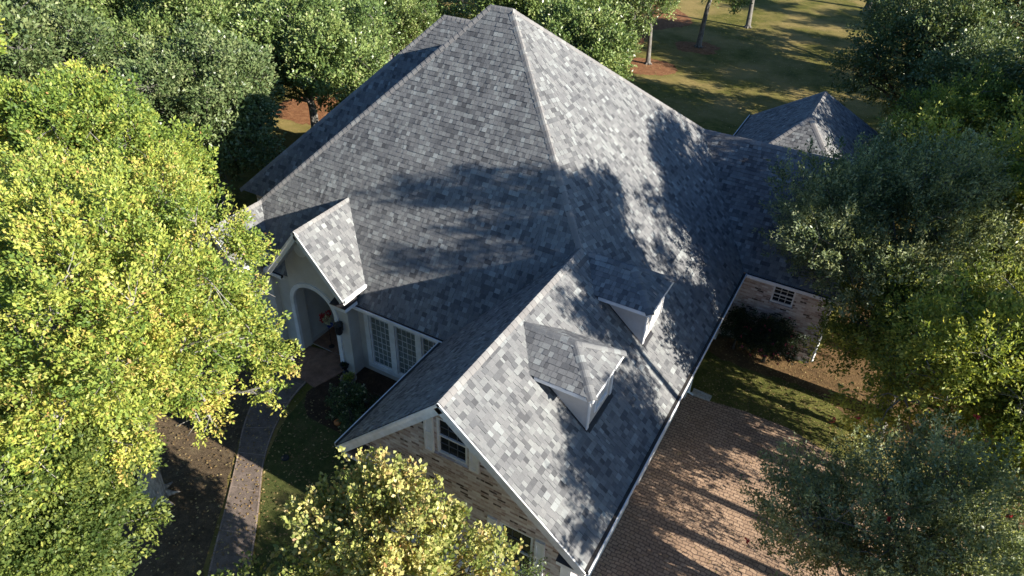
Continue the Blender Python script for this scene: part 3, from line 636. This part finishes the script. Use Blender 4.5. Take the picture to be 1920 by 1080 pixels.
def make_tree(name, label, base, center, radii, leafm, barkm, seed=0, nl=16, ns=900, nleaf=70, size=.10, asp=.5, twig=.55, tr=.22, cat='tree', group=None, bottom=-.5,
              spike=0.0, lobe=(.30, .46), limbs=True, bare=0, thick=.16, accent=None, lobes=None, tone_shift=0, upb=.5, parts=('crown', 'trunk'), blossom=None):
    rs = np.random.RandomState(seed); b = np.array(base, float)
    root = empty(name, base); tag(root, label, cat, group)
    cen = np.array(center, float)-b
    lb_ = None if lobes is None else [(l[0]-b[0], l[1]-b[1], l[2]-b[2], l[3]) for l in lobes]
    p, out, li, lc, lr, lc0, par = crown_points(rs, cen, radii, nl, ns, lobe, bottom, lobes=lb_)
    n = len(p); tl = twig*rs.uniform(.6, 1.4, (n, 1)); dirs = unit(out+np.array([0, 0, spike]))
    # leaves along each twig
    t = rs.random((n, nleaf, 1)); pos = p[:, None, :]+dirs[:, None, :]*tl[:, None, :]*(t-.35)
    rad = thick*(1.15-t*.8); pos = pos+rs.normal(0, 1, (n, nleaf, 3))*rad
    ax = unit(dirs[:, None, :]*.7+rs.normal(0, .6, (n, nleaf, 3))).reshape(-1, 3) if False else (dirs[:, None, :]*np.ones((1, nleaf, 1))).reshape(-1, 3)
    V = leaf_geo(rs, pos.reshape(-1, 3), ax, size, asp, 1.0, upb); nf_ = n*nleaf
    tn = np.clip(rs.normal(.45, .20, (n, nleaf))+rs.normal(0, .14, (n, 1))+rs.normal(0, .10, (len(lc),))[li][:, None]+tone_shift, 0, .97).ravel()
    tn[rs.random(nf_) < .006] = 1.0
    F = np.arange(nf_*4).reshape(-1, 4); mi = None; mats = None
    if accent:
        mats = [leafm, accent[0]]; mi = np.zeros(nf_, int); k = rs.choice(n, max(1, int(n*accent[1])), replace=False); mi.reshape(n, nleaf)[k, ::accent[2]] = 1
    me = quad_mesh(parts[0], V, F, tn, leafm, mi, mats); o = bpy.data.objects.new(parts[0], me); COL.objects.link(o); o.parent = root
    if blossom:
        bm_, cnt, bs, per = blossom; k = rs.choice(n, cnt, replace=cnt > n); bp = p[k]+dirs[k]*tl[k]*.75+rs.normal(0, .03, (cnt, 3))
        pp = np.repeat(bp, per, axis=0); ax_ = unit(rs.normal(0, 1, pp.shape)+np.repeat(out[k], per, axis=0)*.8); VV = leaf_geo(rs, pp, ax_, bs, .8, .3)
        me = quad_mesh('blossoms', VV, np.arange(len(VV)).reshape(-1, 4), rs.random(len(pp)), bm_); o = bpy.data.objects.new('blossoms', me); COL.objects.link(o); o.parent = root
    # wood
    wd = MB(); r_ = random.Random(seed); ctop = Vector(cen)+Vector((0, 0, radii[2]*.25)); fork = Vector((cen[0]*.25, cen[1]*.25, max(.8, cen[2]-radii[2]*.75)))
    mid = fork.lerp(ctop, .5)+Vector((r_.uniform(-.3, .3), r_.uniform(-.3, .3), 0))
    wd.tube([(0, 0, -.1), (0, 0, .12), (fork.x*.4, fork.y*.4, fork.z*.5), fork, mid, ctop], [tr*1.7, tr*1.25, tr, tr*.85, tr*.5, tr*.15], 9)
    if tr > .14:
        for k in range(7):
            a_ = k*.9+r_.uniform(-.2, .2); L = tr*r_.uniform(2.2, 3.4); ca, sa = math.cos(a_), math.sin(a_)
            wd.tube([(ca*tr*.5, sa*tr*.5, tr*1.3), (ca*tr*1.2, sa*tr*1.2, tr*.38), (ca*L*.6, sa*L*.6, .03), (ca*L, sa*L, -.05)], [tr*.45, tr*.42, tr*.26, tr*.08], 6)
    if limbs:
        mids = []
        for k in range(len(lc0)):
            e = Vector(lc0[k]); s0 = fork.lerp(ctop, r_.uniform(0, .7)); m1 = s0.lerp(e, .5)+Vector((r_.uniform(-.3, .3), r_.uniform(-.3, .3), r_.uniform(-.1, .4)))
            wd.tube([s0, m1, e], [tr*.42, tr*.28, tr*.14], 6, cap=False); mids.append((s0, m1, e))
        for k in range(len(lc)):
            s0, m1, e = mids[par[k]]; a0 = m1.lerp(e, r_.uniform(.2, 1)); e2 = Vector(lc[k]); mm_ = a0.lerp(e2, .5)+Vector((r_.uniform(-.12, .12), r_.uniform(-.12, .12), r_.uniform(-.05, .15)))
            wd.tube([a0, mm_, e2], [tr*.15, tr*.11, tr*.05], 5, cap=False)
        st = max(1, n//300)
        for j in range(0, n, st):
            c0 = Vector(lc[li[j]]); tip = Vector(p[j])+Vector(dirs[j])*float(tl[j, 0])*.5
            wd.tube([c0, c0.lerp(tip, .5)+Vector((r_.uniform(-.06, .06), r_.uniform(-.06, .06), .04)), tip], [tr*.05, tr*.035, .003], 4, cap=False)
        for j in range(bare):
            k = r_.randrange(len(lc0)); s0, m1, e0 = mids[k]; c0 = m1.lerp(e0, r_.uniform(.3, 1)); d = (e0-Vector(cen)).normalized()+Vector((r_.uniform(-.2, .7), r_.uniform(-.7, .4), r_.uniform(0, .7))); d.normalize(); L = r_.uniform(.5, 1.05)
            m2 = c0+d*L*.5+Vector((r_.uniform(-.15, .15), r_.uniform(-.15, .15), r_.uniform(-.1, .1))); e = c0+d*L
            wd.tube([c0, m2, e], [tr*.20, tr*.15, tr*.07], 6)
            for _ in range(3):
                q1 = m2.lerp(e, r_.random()); wd.tube([q1, q1+(d+Vector((r_.uniform(-.8, .8), r_.uniform(-.8, .8), r_.uniform(-.4, .8)))).normalized()*r_.uniform(.25, .6)], [tr*.06, .004], 4)
    o = wd.build(parts[1], barkm, root, smooth=True, uv=False)
    return root
def copy_tree(src, loc, rz, sc, label, group=None):
    r = src.copy(); COL.objects.link(r); r.location = loc; r.rotation_euler = (0, 0, rz); r.scale = (sc, sc, sc) if not isinstance(sc, tuple) else sc; r['label'] = label
    if group: r['group'] = group
    for c in list(src.children):
        d = c.copy(); COL.objects.link(d); d.parent = r
    return r
LOBES1 = [(-9.3, 0.15, 5.0, .95), (-8.75, -.1, 4.1, 0.45), (-10.5, 0.5, 5.8, 1.0), (-11.6, 2.1, 5.8, .65), (-11.05, 1.9, 5.2, 0.4), (-12.8, 1.8, 6.2, 1.0), (-14.6, 2.0, 6.6, 1.3), (-10.5, -0.9, 7.2, 1.3), (-11.9, -0.8, 7.9, 1.4), (-9.5, -1.6, 6.0, 1.1), (-9.5, -1.4, 4.5, 0.65), (-9.6, -2.8, 7.2, 1.2), (-11.0, -2.6, 7.8, 1.3), (-10.6, -3.4, 6.3, 1.3), (-10.4, -2.5, 4.7, 0.8), (-10.4, -3.6, 5.0, .9), (-10.6, -4.5, 5.6, 1.0), (-11.6, -3.6, 6.8, 1.3), (-13.5, -1.9, 7.7, 1.4), (-14.2, -0.3, 7.6, 1.3), (-12.4, -1.0, 4.6, 1.1), (-13.2, 1.0, 5.0, 1.2)]
G1 = 'lime green trees in front of the porch'
make_tree('shade_tree', 'big yellow green tree whose branches reach over the front porch and walkway', (-12.1, -2.2, 0), (-11.2, -.9, 6.2), (3.6, 3.6, 3.6), L_LIME, B_PALE, 11, ns=1550, nleaf=84, size=.098, asp=.5, twig=.6, thick=.14, tr=.26, group=G1, bare=20, lobes=LOBES1, tone_shift=.04)
LOBES2 = [(-10.9, -4.8, 4.4, 1.1), (-10.05, -4.30, 3.8, .9), (-9.52, -3.96, 3.2, 0.60), (-9.9, -5.40, 3.5, 1.0), (-9.5, -4.70, 2.8, 0.7), (-9.5, -6.1, 4.3, 1.1), (-10.66, -4.14, 4.4, .9), (-10.5, -3.39, 3.6, 0.6), (-10.57, -5.70, 4.5, 1.1), (-9.37, -5.41, 3.0, .9), (-11.6, -4.2, 4.2, 1.2)]
make_tree('shade_tree', 'greener tree at the lower left corner, leaf colour darkened as shade, low branches under the big porch tree', (-11.2, -5.2, 0), (-10.4, -4.9, 3.7), (2.2, 2.0, 2.2), L_MID, B_PALE, 12, ns=1350, nleaf=66, size=.098, asp=.52, tr=.18, group=G1, lobes=LOBES2, tone_shift=-.32)  # negative tone shift paints this corner's shade into the leaf colour
make_tree('shade_tree', 'yellow green tree behind the porch tree, its crown near the left gable', (-19.0, 3.4, 0), (-19.3, 3.5, 5.4), (3.5, 3.0, 3.4), L_LIME, B_PALE, 13, nl=26, ns=1500, nleaf=72, size=.115, asp=.55, tr=.22, group=G1, bottom=-.6, bare=6, tone_shift=-.10)
make_tree('shade_tree', 'olive tinged yellow tree at the upper left edge of the view', (-24.5, 1.0, 0), (-24.2, 1.2, 6.4), (4.2, 3.8, 4.0), L_LIME, B_PALE, 14, nl=20, ns=1400, nleaf=50, size=.16, asp=.55, tr=.22, group=G1, bottom=-.5, bare=10, tone_shift=.08)
GP = 'pear trees in front of the brick gable'
LP = [(-2.5, -1.65, 4.65, 0.72), (-3.3, -1.5, 4.75, 0.68), (-1.75, -1.7, 4.05, 0.68), (-4.15, -1.6, 4.55, 0.68), (-4.75, -1.8, 3.85, 0.68), (-2.75, -2.2, 5.15, 0.63), (-3.65, -2.3, 4.85, 0.72), (-1.95, -2.6, 4.45, 0.72), (-2.75, -2.9, 4.45, 0.81), (-4.25, -2.7, 4.25, 0.81), (-1.25, -2.1, 3.45, 0.63), (-3.25, -3.3, 3.85, 0.81), (-3.15, -2.1, 3.25, 0.9), (-1.75, -3.1, 3.55, 0.81), (-4.9, -1.9, 4.0, 0.7), (-4.95, -2.6, 3.9, 0.75)]
make_tree('pear_tree', 'pale leaved pear tree in front of the brick gable, red sprig near its right side', (-3.3, -2.5, 0), (-3.3, -2.3, 4.2), (2.2, 1.6, 2.0), L_PEAR, B_GREY, 21, ns=640, nleaf=46, size=.098, asp=.72, twig=.6, tr=.10, spike=.9, thick=.11, lobes=LP, group=GP, tone_shift=.16)
make_tree('pear_tree', 'low pear tree left of the larger one at the bottom edge', (-5.5, -3.9, 0), (-5.45, -3.8, 2.3), (1.35, 1.0, 1.25), L_PEAR, B_GREY, 22, nl=12, ns=200, nleaf=44, size=.095, asp=.75, twig=.7, tr=.07, bottom=-.6, spike=.8, thick=.11, group=GP, tone_shift=-.05)
G2 = 'oak trees behind the left side of the house'
oak = make_tree('oak_tree', 'green oak beside the rear left roof edge, crown over the dark lawn gap', (-24.8, 18.5, 0), (-24.4, 18.0, 5.0), (5.0, 4.6, 3.8), L_OAK, B_GREY, 31, nl=26, ns=2300, nleaf=46, size=.17, asp=.5, twig=.5, thick=.2, tr=.24, group=G2, bottom=-.45)
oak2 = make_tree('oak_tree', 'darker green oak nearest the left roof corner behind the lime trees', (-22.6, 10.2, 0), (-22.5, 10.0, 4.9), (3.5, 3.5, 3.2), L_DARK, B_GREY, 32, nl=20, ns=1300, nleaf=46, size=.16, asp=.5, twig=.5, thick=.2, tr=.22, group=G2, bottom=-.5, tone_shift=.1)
copy_tree(oak, (-29.5, 14.5, 0), 2.0, 1.0, 'green oak left of the oak beside the rear roof edge', G2)
copy_tree(oak2, (-29, 7, 0), 1.1, 1.2, 'dark oak between the lime trees and the green oaks at the left', G2)
copy_tree(oak, (-37, 14, 0), 4.0, 1.15, 'green oak in the far upper left group, second from the left edge', G2)
copy_tree(oak2, (-38, 5, 0), 3.1, 1.25, 'dark oak in the upper left corner', G2)
copy_tree(oak, (-32.5, 25, 0), 5.0, 1.05, 'green oak at the top edge behind the oak beside the rear roof edge', G2)
copy_tree(oak, (-38, 31, 0), 2.4, 1.1, 'green oak at the top edge farther back than its neighbours', G2)
copy_tree(oak, (-26.5, 27.5, 0), 3.1, .85, 'smaller green oak between the straw ring and the dark back ground', G2)
copy_tree(oak, (-42, 23, 0), 1.4, 1.2, 'green oak at the top edge above the upper left group', G2)
G3 = 'trees behind the roof peak'
b1 = make_tree('oak_tree', 'dense green oak just right of the roof peak', (-13.2, 29, 0), (-13.2, 28.5, 3.9), (3.5, 3.2, 3.3), L_OAK, B_DARK, 41, nl=20, ns=1000, nleaf=44, size=.18, asp=.5, twig=.5, thick=.22, tr=.2, group=G3, bottom=-.7)
copy_tree(b1, (-19.5, 33, 0), 1.0, 1.1, 'green oak directly behind the roof peak', G3)
copy_tree(b1, (-27.5, 43, 0), 2.5, 1.2, 'oak left of the roof peak over dark ground', G3)
copy_tree(b1, (-18.5, 41, 0), 3.6, 1.2, 'oak at the top edge right of the roof peak', G3)
copy_tree(b1, (-35, 49, 0), 4.6, 1.5, 'far oak at the top edge left of the roof peak', G3)
G4 = 'slim oaks on the back lawn'
ly = make_tree('young_oak', 'slim oak with grey trunk on the back lawn, nearest the house', (-14.0, 42.2, 0), (-14.4, 41.8, 4.7), (2.4, 2.2, 2.9), L_OAK, B_GREY, 51, nl=12, ns=230, nleaf=44, size=.16, asp=.5, twig=.6, thick=.2, tr=.15, group=G4, bottom=-.8, lobe=(.22, .34))
copy_tree(ly, (-12.1, 48.5, 0), 2.2, 1.25, 'slim oak on the back lawn beyond the nearest one, trunk in a straw ring', G4)
copy_tree(ly, (-17.5, 47.5, 0), 4.0, 1.25, 'slim oak at the top edge left of the straw ring trees', G4)
copy_tree(ly, (-10.2, 56.5, 0), 5.0, (1.25, 1.25, 1.3), 'slim oak hanging a leafy spray over the sunny lawn at the top edge', G4)
G5 = 'trees beside the driveway at the right'
make_tree('olive_tree', 'grey green tree with upright sprays leaning over the right roof wing', (5.6, 12.4, 0), (3.8, 13.2, 5.7), (3.8, 3.1, 3.0), L_GREY, B_GREY, 61, nl=30, ns=1800, nleaf=60, size=.11, asp=.42, twig=.85, tr=.16, group=G5, bottom=-.7, spike=.5, thick=.12, bare=5)
make_tree('shade_tree', 'bright green tree at the right edge with yellowing leaf tips', (9.2, 16.5, 0), (8.3, 16.6, 6.2), (4.0, 3.6, 4.2), L_MID, B_PALE, 62, nl=28, ns=1900, nleaf=56, size=.13, asp=.55, tr=.2, group=G5, bottom=-.7, bare=8, tone_shift=.16)
make_tree('shade_tree', 'green tree right of the driveway, above the grey green shrubs', (8.2, 9.0, 0), (7.2, 9.2, 4.7), (3.2, 3.1, 3.1), L_MID, B_PALE, 63, nl=26, ns=1700, nleaf=50, size=.115, asp=.55, tr=.17, group=G5, bottom=-.8, bare=5, blossom=(L_RED, 24, .12, 6))
make_tree('olive_tree', 'grey green tree with spiky sprays at the lower right corner', (6.4, 3.4, 0), (6.0, 3.7, 3.5), (3.3, 2.7, 2.8), L_GREY, B_GREY, 64, nl=28, ns=1600, nleaf=64, size=.09, asp=.42, twig=.85, tr=.14, group=G5, bottom=-.5, spike=.7, thick=.10, blossom=(L_RED, 10, .08, 8))
make_tree('shade_tree', 'dark low green tree over the straw bed beside the lit lawn patch', (5.6, 11.0, 0), (4.9, 11.4, 3.9), (2.3, 2.2, 2.1), L_MID, B_GREY, 65, nl=20, ns=700, nleaf=46, size=.11, asp=.5, tr=.11, group=G5, bottom=-.8, tone_shift=-.15)
G6 = 'dark oaks at the upper right'
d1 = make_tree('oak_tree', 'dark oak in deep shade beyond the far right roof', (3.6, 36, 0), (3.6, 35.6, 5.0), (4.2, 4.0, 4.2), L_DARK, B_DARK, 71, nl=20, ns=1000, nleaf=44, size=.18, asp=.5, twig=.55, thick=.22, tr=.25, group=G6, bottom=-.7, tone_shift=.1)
make_tree('shade_tree', 'olive green tree between the bright tree and the dark oaks at the right', (6.5, 24.5, 0), (6.3, 24.5, 4.6), (3.6, 3.2, 3.8), L_MID, B_GREY, 72, nl=22, ns=1200, nleaf=46, size=.15, asp=.5, tr=.2, group=G5, bottom=-.8, tone_shift=-.05)
copy_tree(d1, (9.5, 28, 0), 1.2, 1.1, 'dark oak at the right edge beyond the bright green tree', G6)
copy_tree(d1, (10, 45, 0), 2.9, 1.25, 'dark oak in the upper right corner', G6)
copy_tree(d1, (6.5, 31, 0), 5.2, .9, 'smaller dark oak directly behind the far right roof', G6)
copy_tree(d1, (3.5, 51, 0), 4.2, 1.15, 'dark oak at the top edge right of the back lawn', G6)
# trees right of the view: they stand in the yard and their shade falls on roof, drive and lawn
G7 = 'tall trees standing right of the view'
t1 = make_tree('tall_oak', 'tall oak right of the view beside the driveway, crown level with the roof peak', (10.6, 8.4, 0), (10.0, 8.0, 12.2), (2.6, 1.8, 2.7), L_MID, B_GREY, 81, nl=17, ns=900, nleaf=32, size=.115, asp=.5, twig=.5, thick=.10, tr=.2, group=G7, bottom=-.8, lobe=(.26, .4))
copy_tree(t1, (11.0, 15.3, 0), 1.4, (1.2, 1.2, .98), 'tall oak right of the view behind the bright green tree', G7)
copy_tree(t1, (9.6, 1.7, 0), 2.9, (.85, .85, .67), 'smaller oak right of the view near the lower driveway', G7)
copy_tree(t1, (11.6, 12.0, 0), 4.3, (1.05, 1.05, .90), 'oak right of the view between the two tallest ones', G7)
copy_tree(t1, (10.2, 5.9, 0), 5.3, (.62, .62, .86), 'narrow oak right of the view nearest the middle of the drive', G7)
copy_tree(t1, (7.4, -1.9, 0), 2.2, (.9, .9, .50), 'low oak below the view at the drive entrance, nearest the house', G7)
copy_tree(t1, (7.2, -5.2, 0), 4.6, (1.0, 1.0, .52), 'low oak below the view at the drive entrance, farther from the house', G7)
copy_tree(t1, (10.6, 4.4, 0), .7, (.8, .8, .71), 'low oak right of the view beside the narrow oak', G7)
copy_tree(t1, (10.8, 8.4, 0), 3.7, (.8, .8, .74), 'low oak right of the view between drive and lawn', G7)
copy_tree(d1, (11.5, 22, 0), 3.3, 1.15, 'dark oak just outside the right edge behind the link wing', G7)
G8 = 'shade oaks beyond the back lawn'
for i, (x, y, s_, c_) in enumerate([(20, 33, 1.0, 'nearest the far right roof'), (22, 43, 1.1, 'second from the house'), (12, 56, .95, 'beside the dark corner oak'), (25, 54, 1.15, 'third from the house'), (20, 66, 1.1, 'fourth from the house'), (8, 74, 1.0, 'at the far end of the lawn'), (-14, 78, 1.2, 'at the far left end of the lawn'), (15, 38, 1.0, 'closest to the dark oaks'), (14, 62, 1.0, 'between the corner oak and the far end'), (-2, 70, 1.0, 'in the middle of the far lawn'), (16, 47, 1.0, 'midway along the right side'), (24, 38, 1.1, 'farthest right near the house'), (30, 60, 1.2, 'farthest right'), (5, 64, .9, 'left of the corner oak')]):
    copy_tree(t1, (x, y, 0), i*1.3, (s_*1.3, s_*1.3, s_*.62), 'tall oak shading the back lawn, '+c_, G8)
# ---- shrubs
GB = ('foliage', 'stem')
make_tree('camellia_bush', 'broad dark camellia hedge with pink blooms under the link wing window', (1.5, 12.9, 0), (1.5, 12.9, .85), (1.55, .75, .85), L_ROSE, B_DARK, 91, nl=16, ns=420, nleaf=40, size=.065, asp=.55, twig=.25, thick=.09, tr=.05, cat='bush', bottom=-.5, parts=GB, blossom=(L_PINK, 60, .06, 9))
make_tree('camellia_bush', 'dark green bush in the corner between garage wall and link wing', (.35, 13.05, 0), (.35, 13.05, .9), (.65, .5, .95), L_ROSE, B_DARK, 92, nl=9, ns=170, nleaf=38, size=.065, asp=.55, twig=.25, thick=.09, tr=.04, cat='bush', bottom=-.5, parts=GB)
make_tree('flower_bush', 'round dark bush with cream blooms in the flower bed by the front windows', (-9.75, 3.35, 0), (-9.75, 3.35, .38), (.78, .6, .42), L_DARK, B_DARK, 93, nl=12, ns=210, nleaf=34, size=.06, asp=.5, twig=.2, thick=.07, tr=.02, cat='bush', bottom=-.4, parts=GB, blossom=(L_CREAM, 50, .045, 7), tone_shift=-.2)
make_tree('flower_bush', 'low dark bush against the garage wing eave in the flower bed', (-8.35, 3.7, 0), (-8.35, 3.7, .32), (.6, .6, .36), L_ROSE, B_DARK, 94, nl=9, ns=120, nleaf=34, size=.06, asp=.5, twig=.2, thick=.07, tr=.02, cat='bush', bottom=-.4, parts=GB)
make_tree('flower_bush', 'small shrub at the lower end of the flower bed beside the pumpkin', (-9.1, 2.75, 0), (-9.1, 2.75, .25), (.4, .3, .28), L_DARK, B_DARK, 95, nl=7, ns=70, nleaf=34, size=.06, asp=.5, twig=.2, thick=.07, tr=.02, cat='bush', bottom=-.4, parts=GB, blossom=(L_CREAM, 12, .045, 7))
make_tree('climbing_shrub', 'thin twiggy shrub beside the lower gable shutter', (-1.15, -.15, 0), (-1.15, -.1, 1.9), (.35, .3, 1.1), L_OAK, B_DARK, 96, nl=8, ns=46, nleaf=22, size=.06, asp=.6, twig=.35, thick=.08, tr=.03, cat='bush', bottom=-.9, parts=GB)
# ---- pot with plant
pot = empty('flower_pot', (-10.42, 4.2, 0)); tag(pot, 'round terracotta bowl with green plant beside the porch pier', 'pot')
M_POT = painted('pot_clay', (.30, .24, .19), .3, .8)
pm = MB(); pm.lathe([(0, .012), (.15, .012), (.17, .03), (.25, .30), (.28, .31), (.28, .35), (.24, .35), (.21, .28), (0, .28)], (0, 0, 0), 20); pm.build('pot_body', M_POT, pot, smooth=True)
rs = np.random.RandomState(5)
pp = np.repeat(np.array([[0, 0, .3]]), 200, 0)+rs.normal(0, .07, (200, 3))*np.array([1, 1, .2]); ax_ = unit(rs.normal(0, .8, (200, 3))+np.array([0, 0, 1.0]))
V_ = leaf_geo(rs, pp+ax_*rs.uniform(0, .12, (200, 1)), ax_, .11, .4, .4); me = quad_mesh('foliage', V_, np.arange(800).reshape(-1, 4), rs.random(200), L_MID); o = bpy.data.objects.new('foliage', me); COL.objects.link(o); o.parent = pot
urn = empty('porch_urn', (-10.95, 4.62, 0.0)); tag(urn, 'small dark iron urn at the foot of the arch', 'urn')
um = MB(); um.lathe([(0, .05), (.10, .05), (.09, .08), (.035, .12), (.04, .18), (.12, .26), (.15, .38), (.17, .40), (.13, .40), (0, .34)], (0, 0, 0), 14); um.build('urn_body', M_BLACK, urn, smooth=True)
pp = np.repeat(np.array([[0, 0, .38]]), 90, 0)+rs.normal(0, .05, (90, 3))*np.array([1, 1, .2]); ax_ = unit(rs.normal(0, .8, (90, 3))+np.array([0, 0, .7]))
V_ = leaf_geo(rs, pp, ax_, .10, .4, .4); me = quad_mesh('foliage', V_, np.arange(360).reshape(-1, 4), rs.random(90), L_ROSE); o = bpy.data.objects.new('foliage', me); COL.objects.link(o); o.parent = urn
# pumpkin
pk = empty('pumpkin', (-9.55, 2.62, .02)); tag(pk, 'small orange pumpkin at the lower edge of the flower bed', 'pumpkin')
M_PUMP = painted('pumpkin_skin', (.50, .16, .04), .2, .5); pm = MB(); b0 = len(pm.v); nk, nm_ = 32, 10
for j in range(nm_+1):
    th = math.pi*j/nm_
    for k in range(nk):
        ph = 2*math.pi*k/nk; r0 = .13*(1-.10*abs(math.cos(ph*4)))*math.sin(th); pm.v.append((r0*math.cos(ph), r0*math.sin(ph), .10-.095*math.cos(th)*(1-.25*math.exp(-(math.sin(th)*3)**2))))
for j in range(nm_):
    for k in range(nk): pm.f.append((j*nk+k, j*nk+(k+1) % nk, (j+1)*nk+(k+1) % nk, (j+1)*nk+k)); pm.tone.append(.5); pm.mi.append(0)
pm.build('rind', M_PUMP, pk, smooth=True); st = MB(); st.tube([(0, 0, .16), (.01, 0, .20), (.03, .01, .23)], [.02, .014, .012], 7); st.build('stalk', B_DARK, pk, uv=False)
# autumn arrangement on a stand in the porch
au = empty('autumn_arrangement', (-12.25, 5.4, .05)); au.scale = (.62, .62, .78); tag(au, 'red, cream and blue autumn flower arrangement on a dark stand inside the arched porch', 'decoration')
st = MB(); st.tube([(0, 0, 0), (0, 0, 1.45)], [.022, .022], 8); st.lathe([(0, .03), (.17, .02), (.17, 0), (0, 0)], (0, 0, 0), 16); st.build('stand', M_BLACK, au)
L_BLUE, t, b = mat('blue_ribbon', (.03, .06, .28), .5)
def cluster(name, c, rad, n, m_, size, seed):
    rs_ = np.random.RandomState(seed); d = unit(rs_.normal(0, 1, (n, 3))); p_ = np.array(c)+d*rad*rs_.uniform(.5, 1, (n, 1)); V_ = leaf_geo(rs_, p_, d, size, .75, .5)
    me = quad_mesh(name, V_, np.arange(n*4).reshape(-1, 4), rs_.random(n), m_); o = bpy.data.objects.new(name, me); COL.objects.link(o); o.parent = au
cluster('red_flowers', (-.24, -.02, 1.62), .22, 260, L_RED, .09, 1); cluster('cream_flowers', (.08, -.06, 1.66), .22, 240, L_CREAM, .09, 2); cluster('red_flowers', (.10, .05, 1.95), .14, 120, L_RED, .08, 4); cluster('blue_ribbon', (.16, -.04, 1.36), .11, 60, L_BLUE, .10, 3)
# concrete splash block at the downspout
sb = MB(); sb.prism([(-.02, .0), (.62, 0), (.62, .035), (-.02, .07)], 'y', 9.72, 9.98); sb.prism([(-.02, .07), (.62, .036), (.62, .08), (-.02, .12)], 'y', 9.72, 9.77); sb.prism([(-.02, .07), (.62, .036), (.62, .08), (-.02, .12)], 'y', 9.93, 9.98)
o = sb.build('splash_block', ground_mat('block_concrete', [(.3, (.36, .34, .31)), (.8, (.55, .52, .48))], 3, 60, .004)); o.location = (-.2, .12, .012); tag(o, 'pale concrete splash block at the foot of the garage downspout', 'splash block')
ib = MB(); ib.lathe([(0, 0), (.12, 0), (.12, .05), (.10, .06), (0, .06)], (0, 0, 0), 16); o = ib.build('valve_cover', M_BLACK); o.location = (-10.0, .75, .0); tag(o, 'small round black valve cover set in the shaded front lawn', 'valve cover')
# ---- fallen leaves
def litter(name, region, n, m_, size, z, seed):
    rs_ = np.random.RandomState(seed); x0, x1, y0, y1 = region; p_ = np.stack([rs_.uniform(x0, x1, n), rs_.uniform(y0, y1, n), np.full(n, z)+rs_.uniform(0, .01, n)], 1)
    a_ = rs_.uniform(0, 2*np.pi, n); d = np.stack([np.cos(a_), np.sin(a_), rs_.uniform(-.1, .35, n)], 1); s_ = np.stack([-np.sin(a_), np.cos(a_), rs_.uniform(-.3, .3, n)], 1); L = size*rs_.uniform(.6, 1.3, (n, 1))
    V_ = np.stack([p_, p_+d*L*.5+s_*L*.3, p_+d*L, p_+d*L*.5-s_*L*.3], 1).reshape(-1, 3); V_[:, 2] = np.maximum(V_[:, 2], z)
    me = quad_mesh(name, V_, np.arange(n*4).reshape(-1, 4), rs_.random(n), m_); o = bpy.data.objects.new(name, me); COL.objects.link(o); o['kind'] = 'stuff'; return o
L_LITTER = leaf_mat('litter_leaves', [(0, (.10, .06, .03)), (.6, (.26, .17, .08)), (1, (.42, .33, .16))], .1)
litter('fallen_leaves', (-20, -6.5, -7, 3.2), 6000, L_LITTER, .075, .05, 1)
litter('fallen_leaves', (-.2, 13, -4, 9.6), 1500, L_LITTER, .06, .034, 2)
litter('fallen_leaves', (-.2, 9, 9.9, 13.5), 2600, L_LITTER, .06, .016, 3)
litter('fallen_leaves', (-34, 6, 22, 60), 9000, L_LITTER, .10, .016, 4)
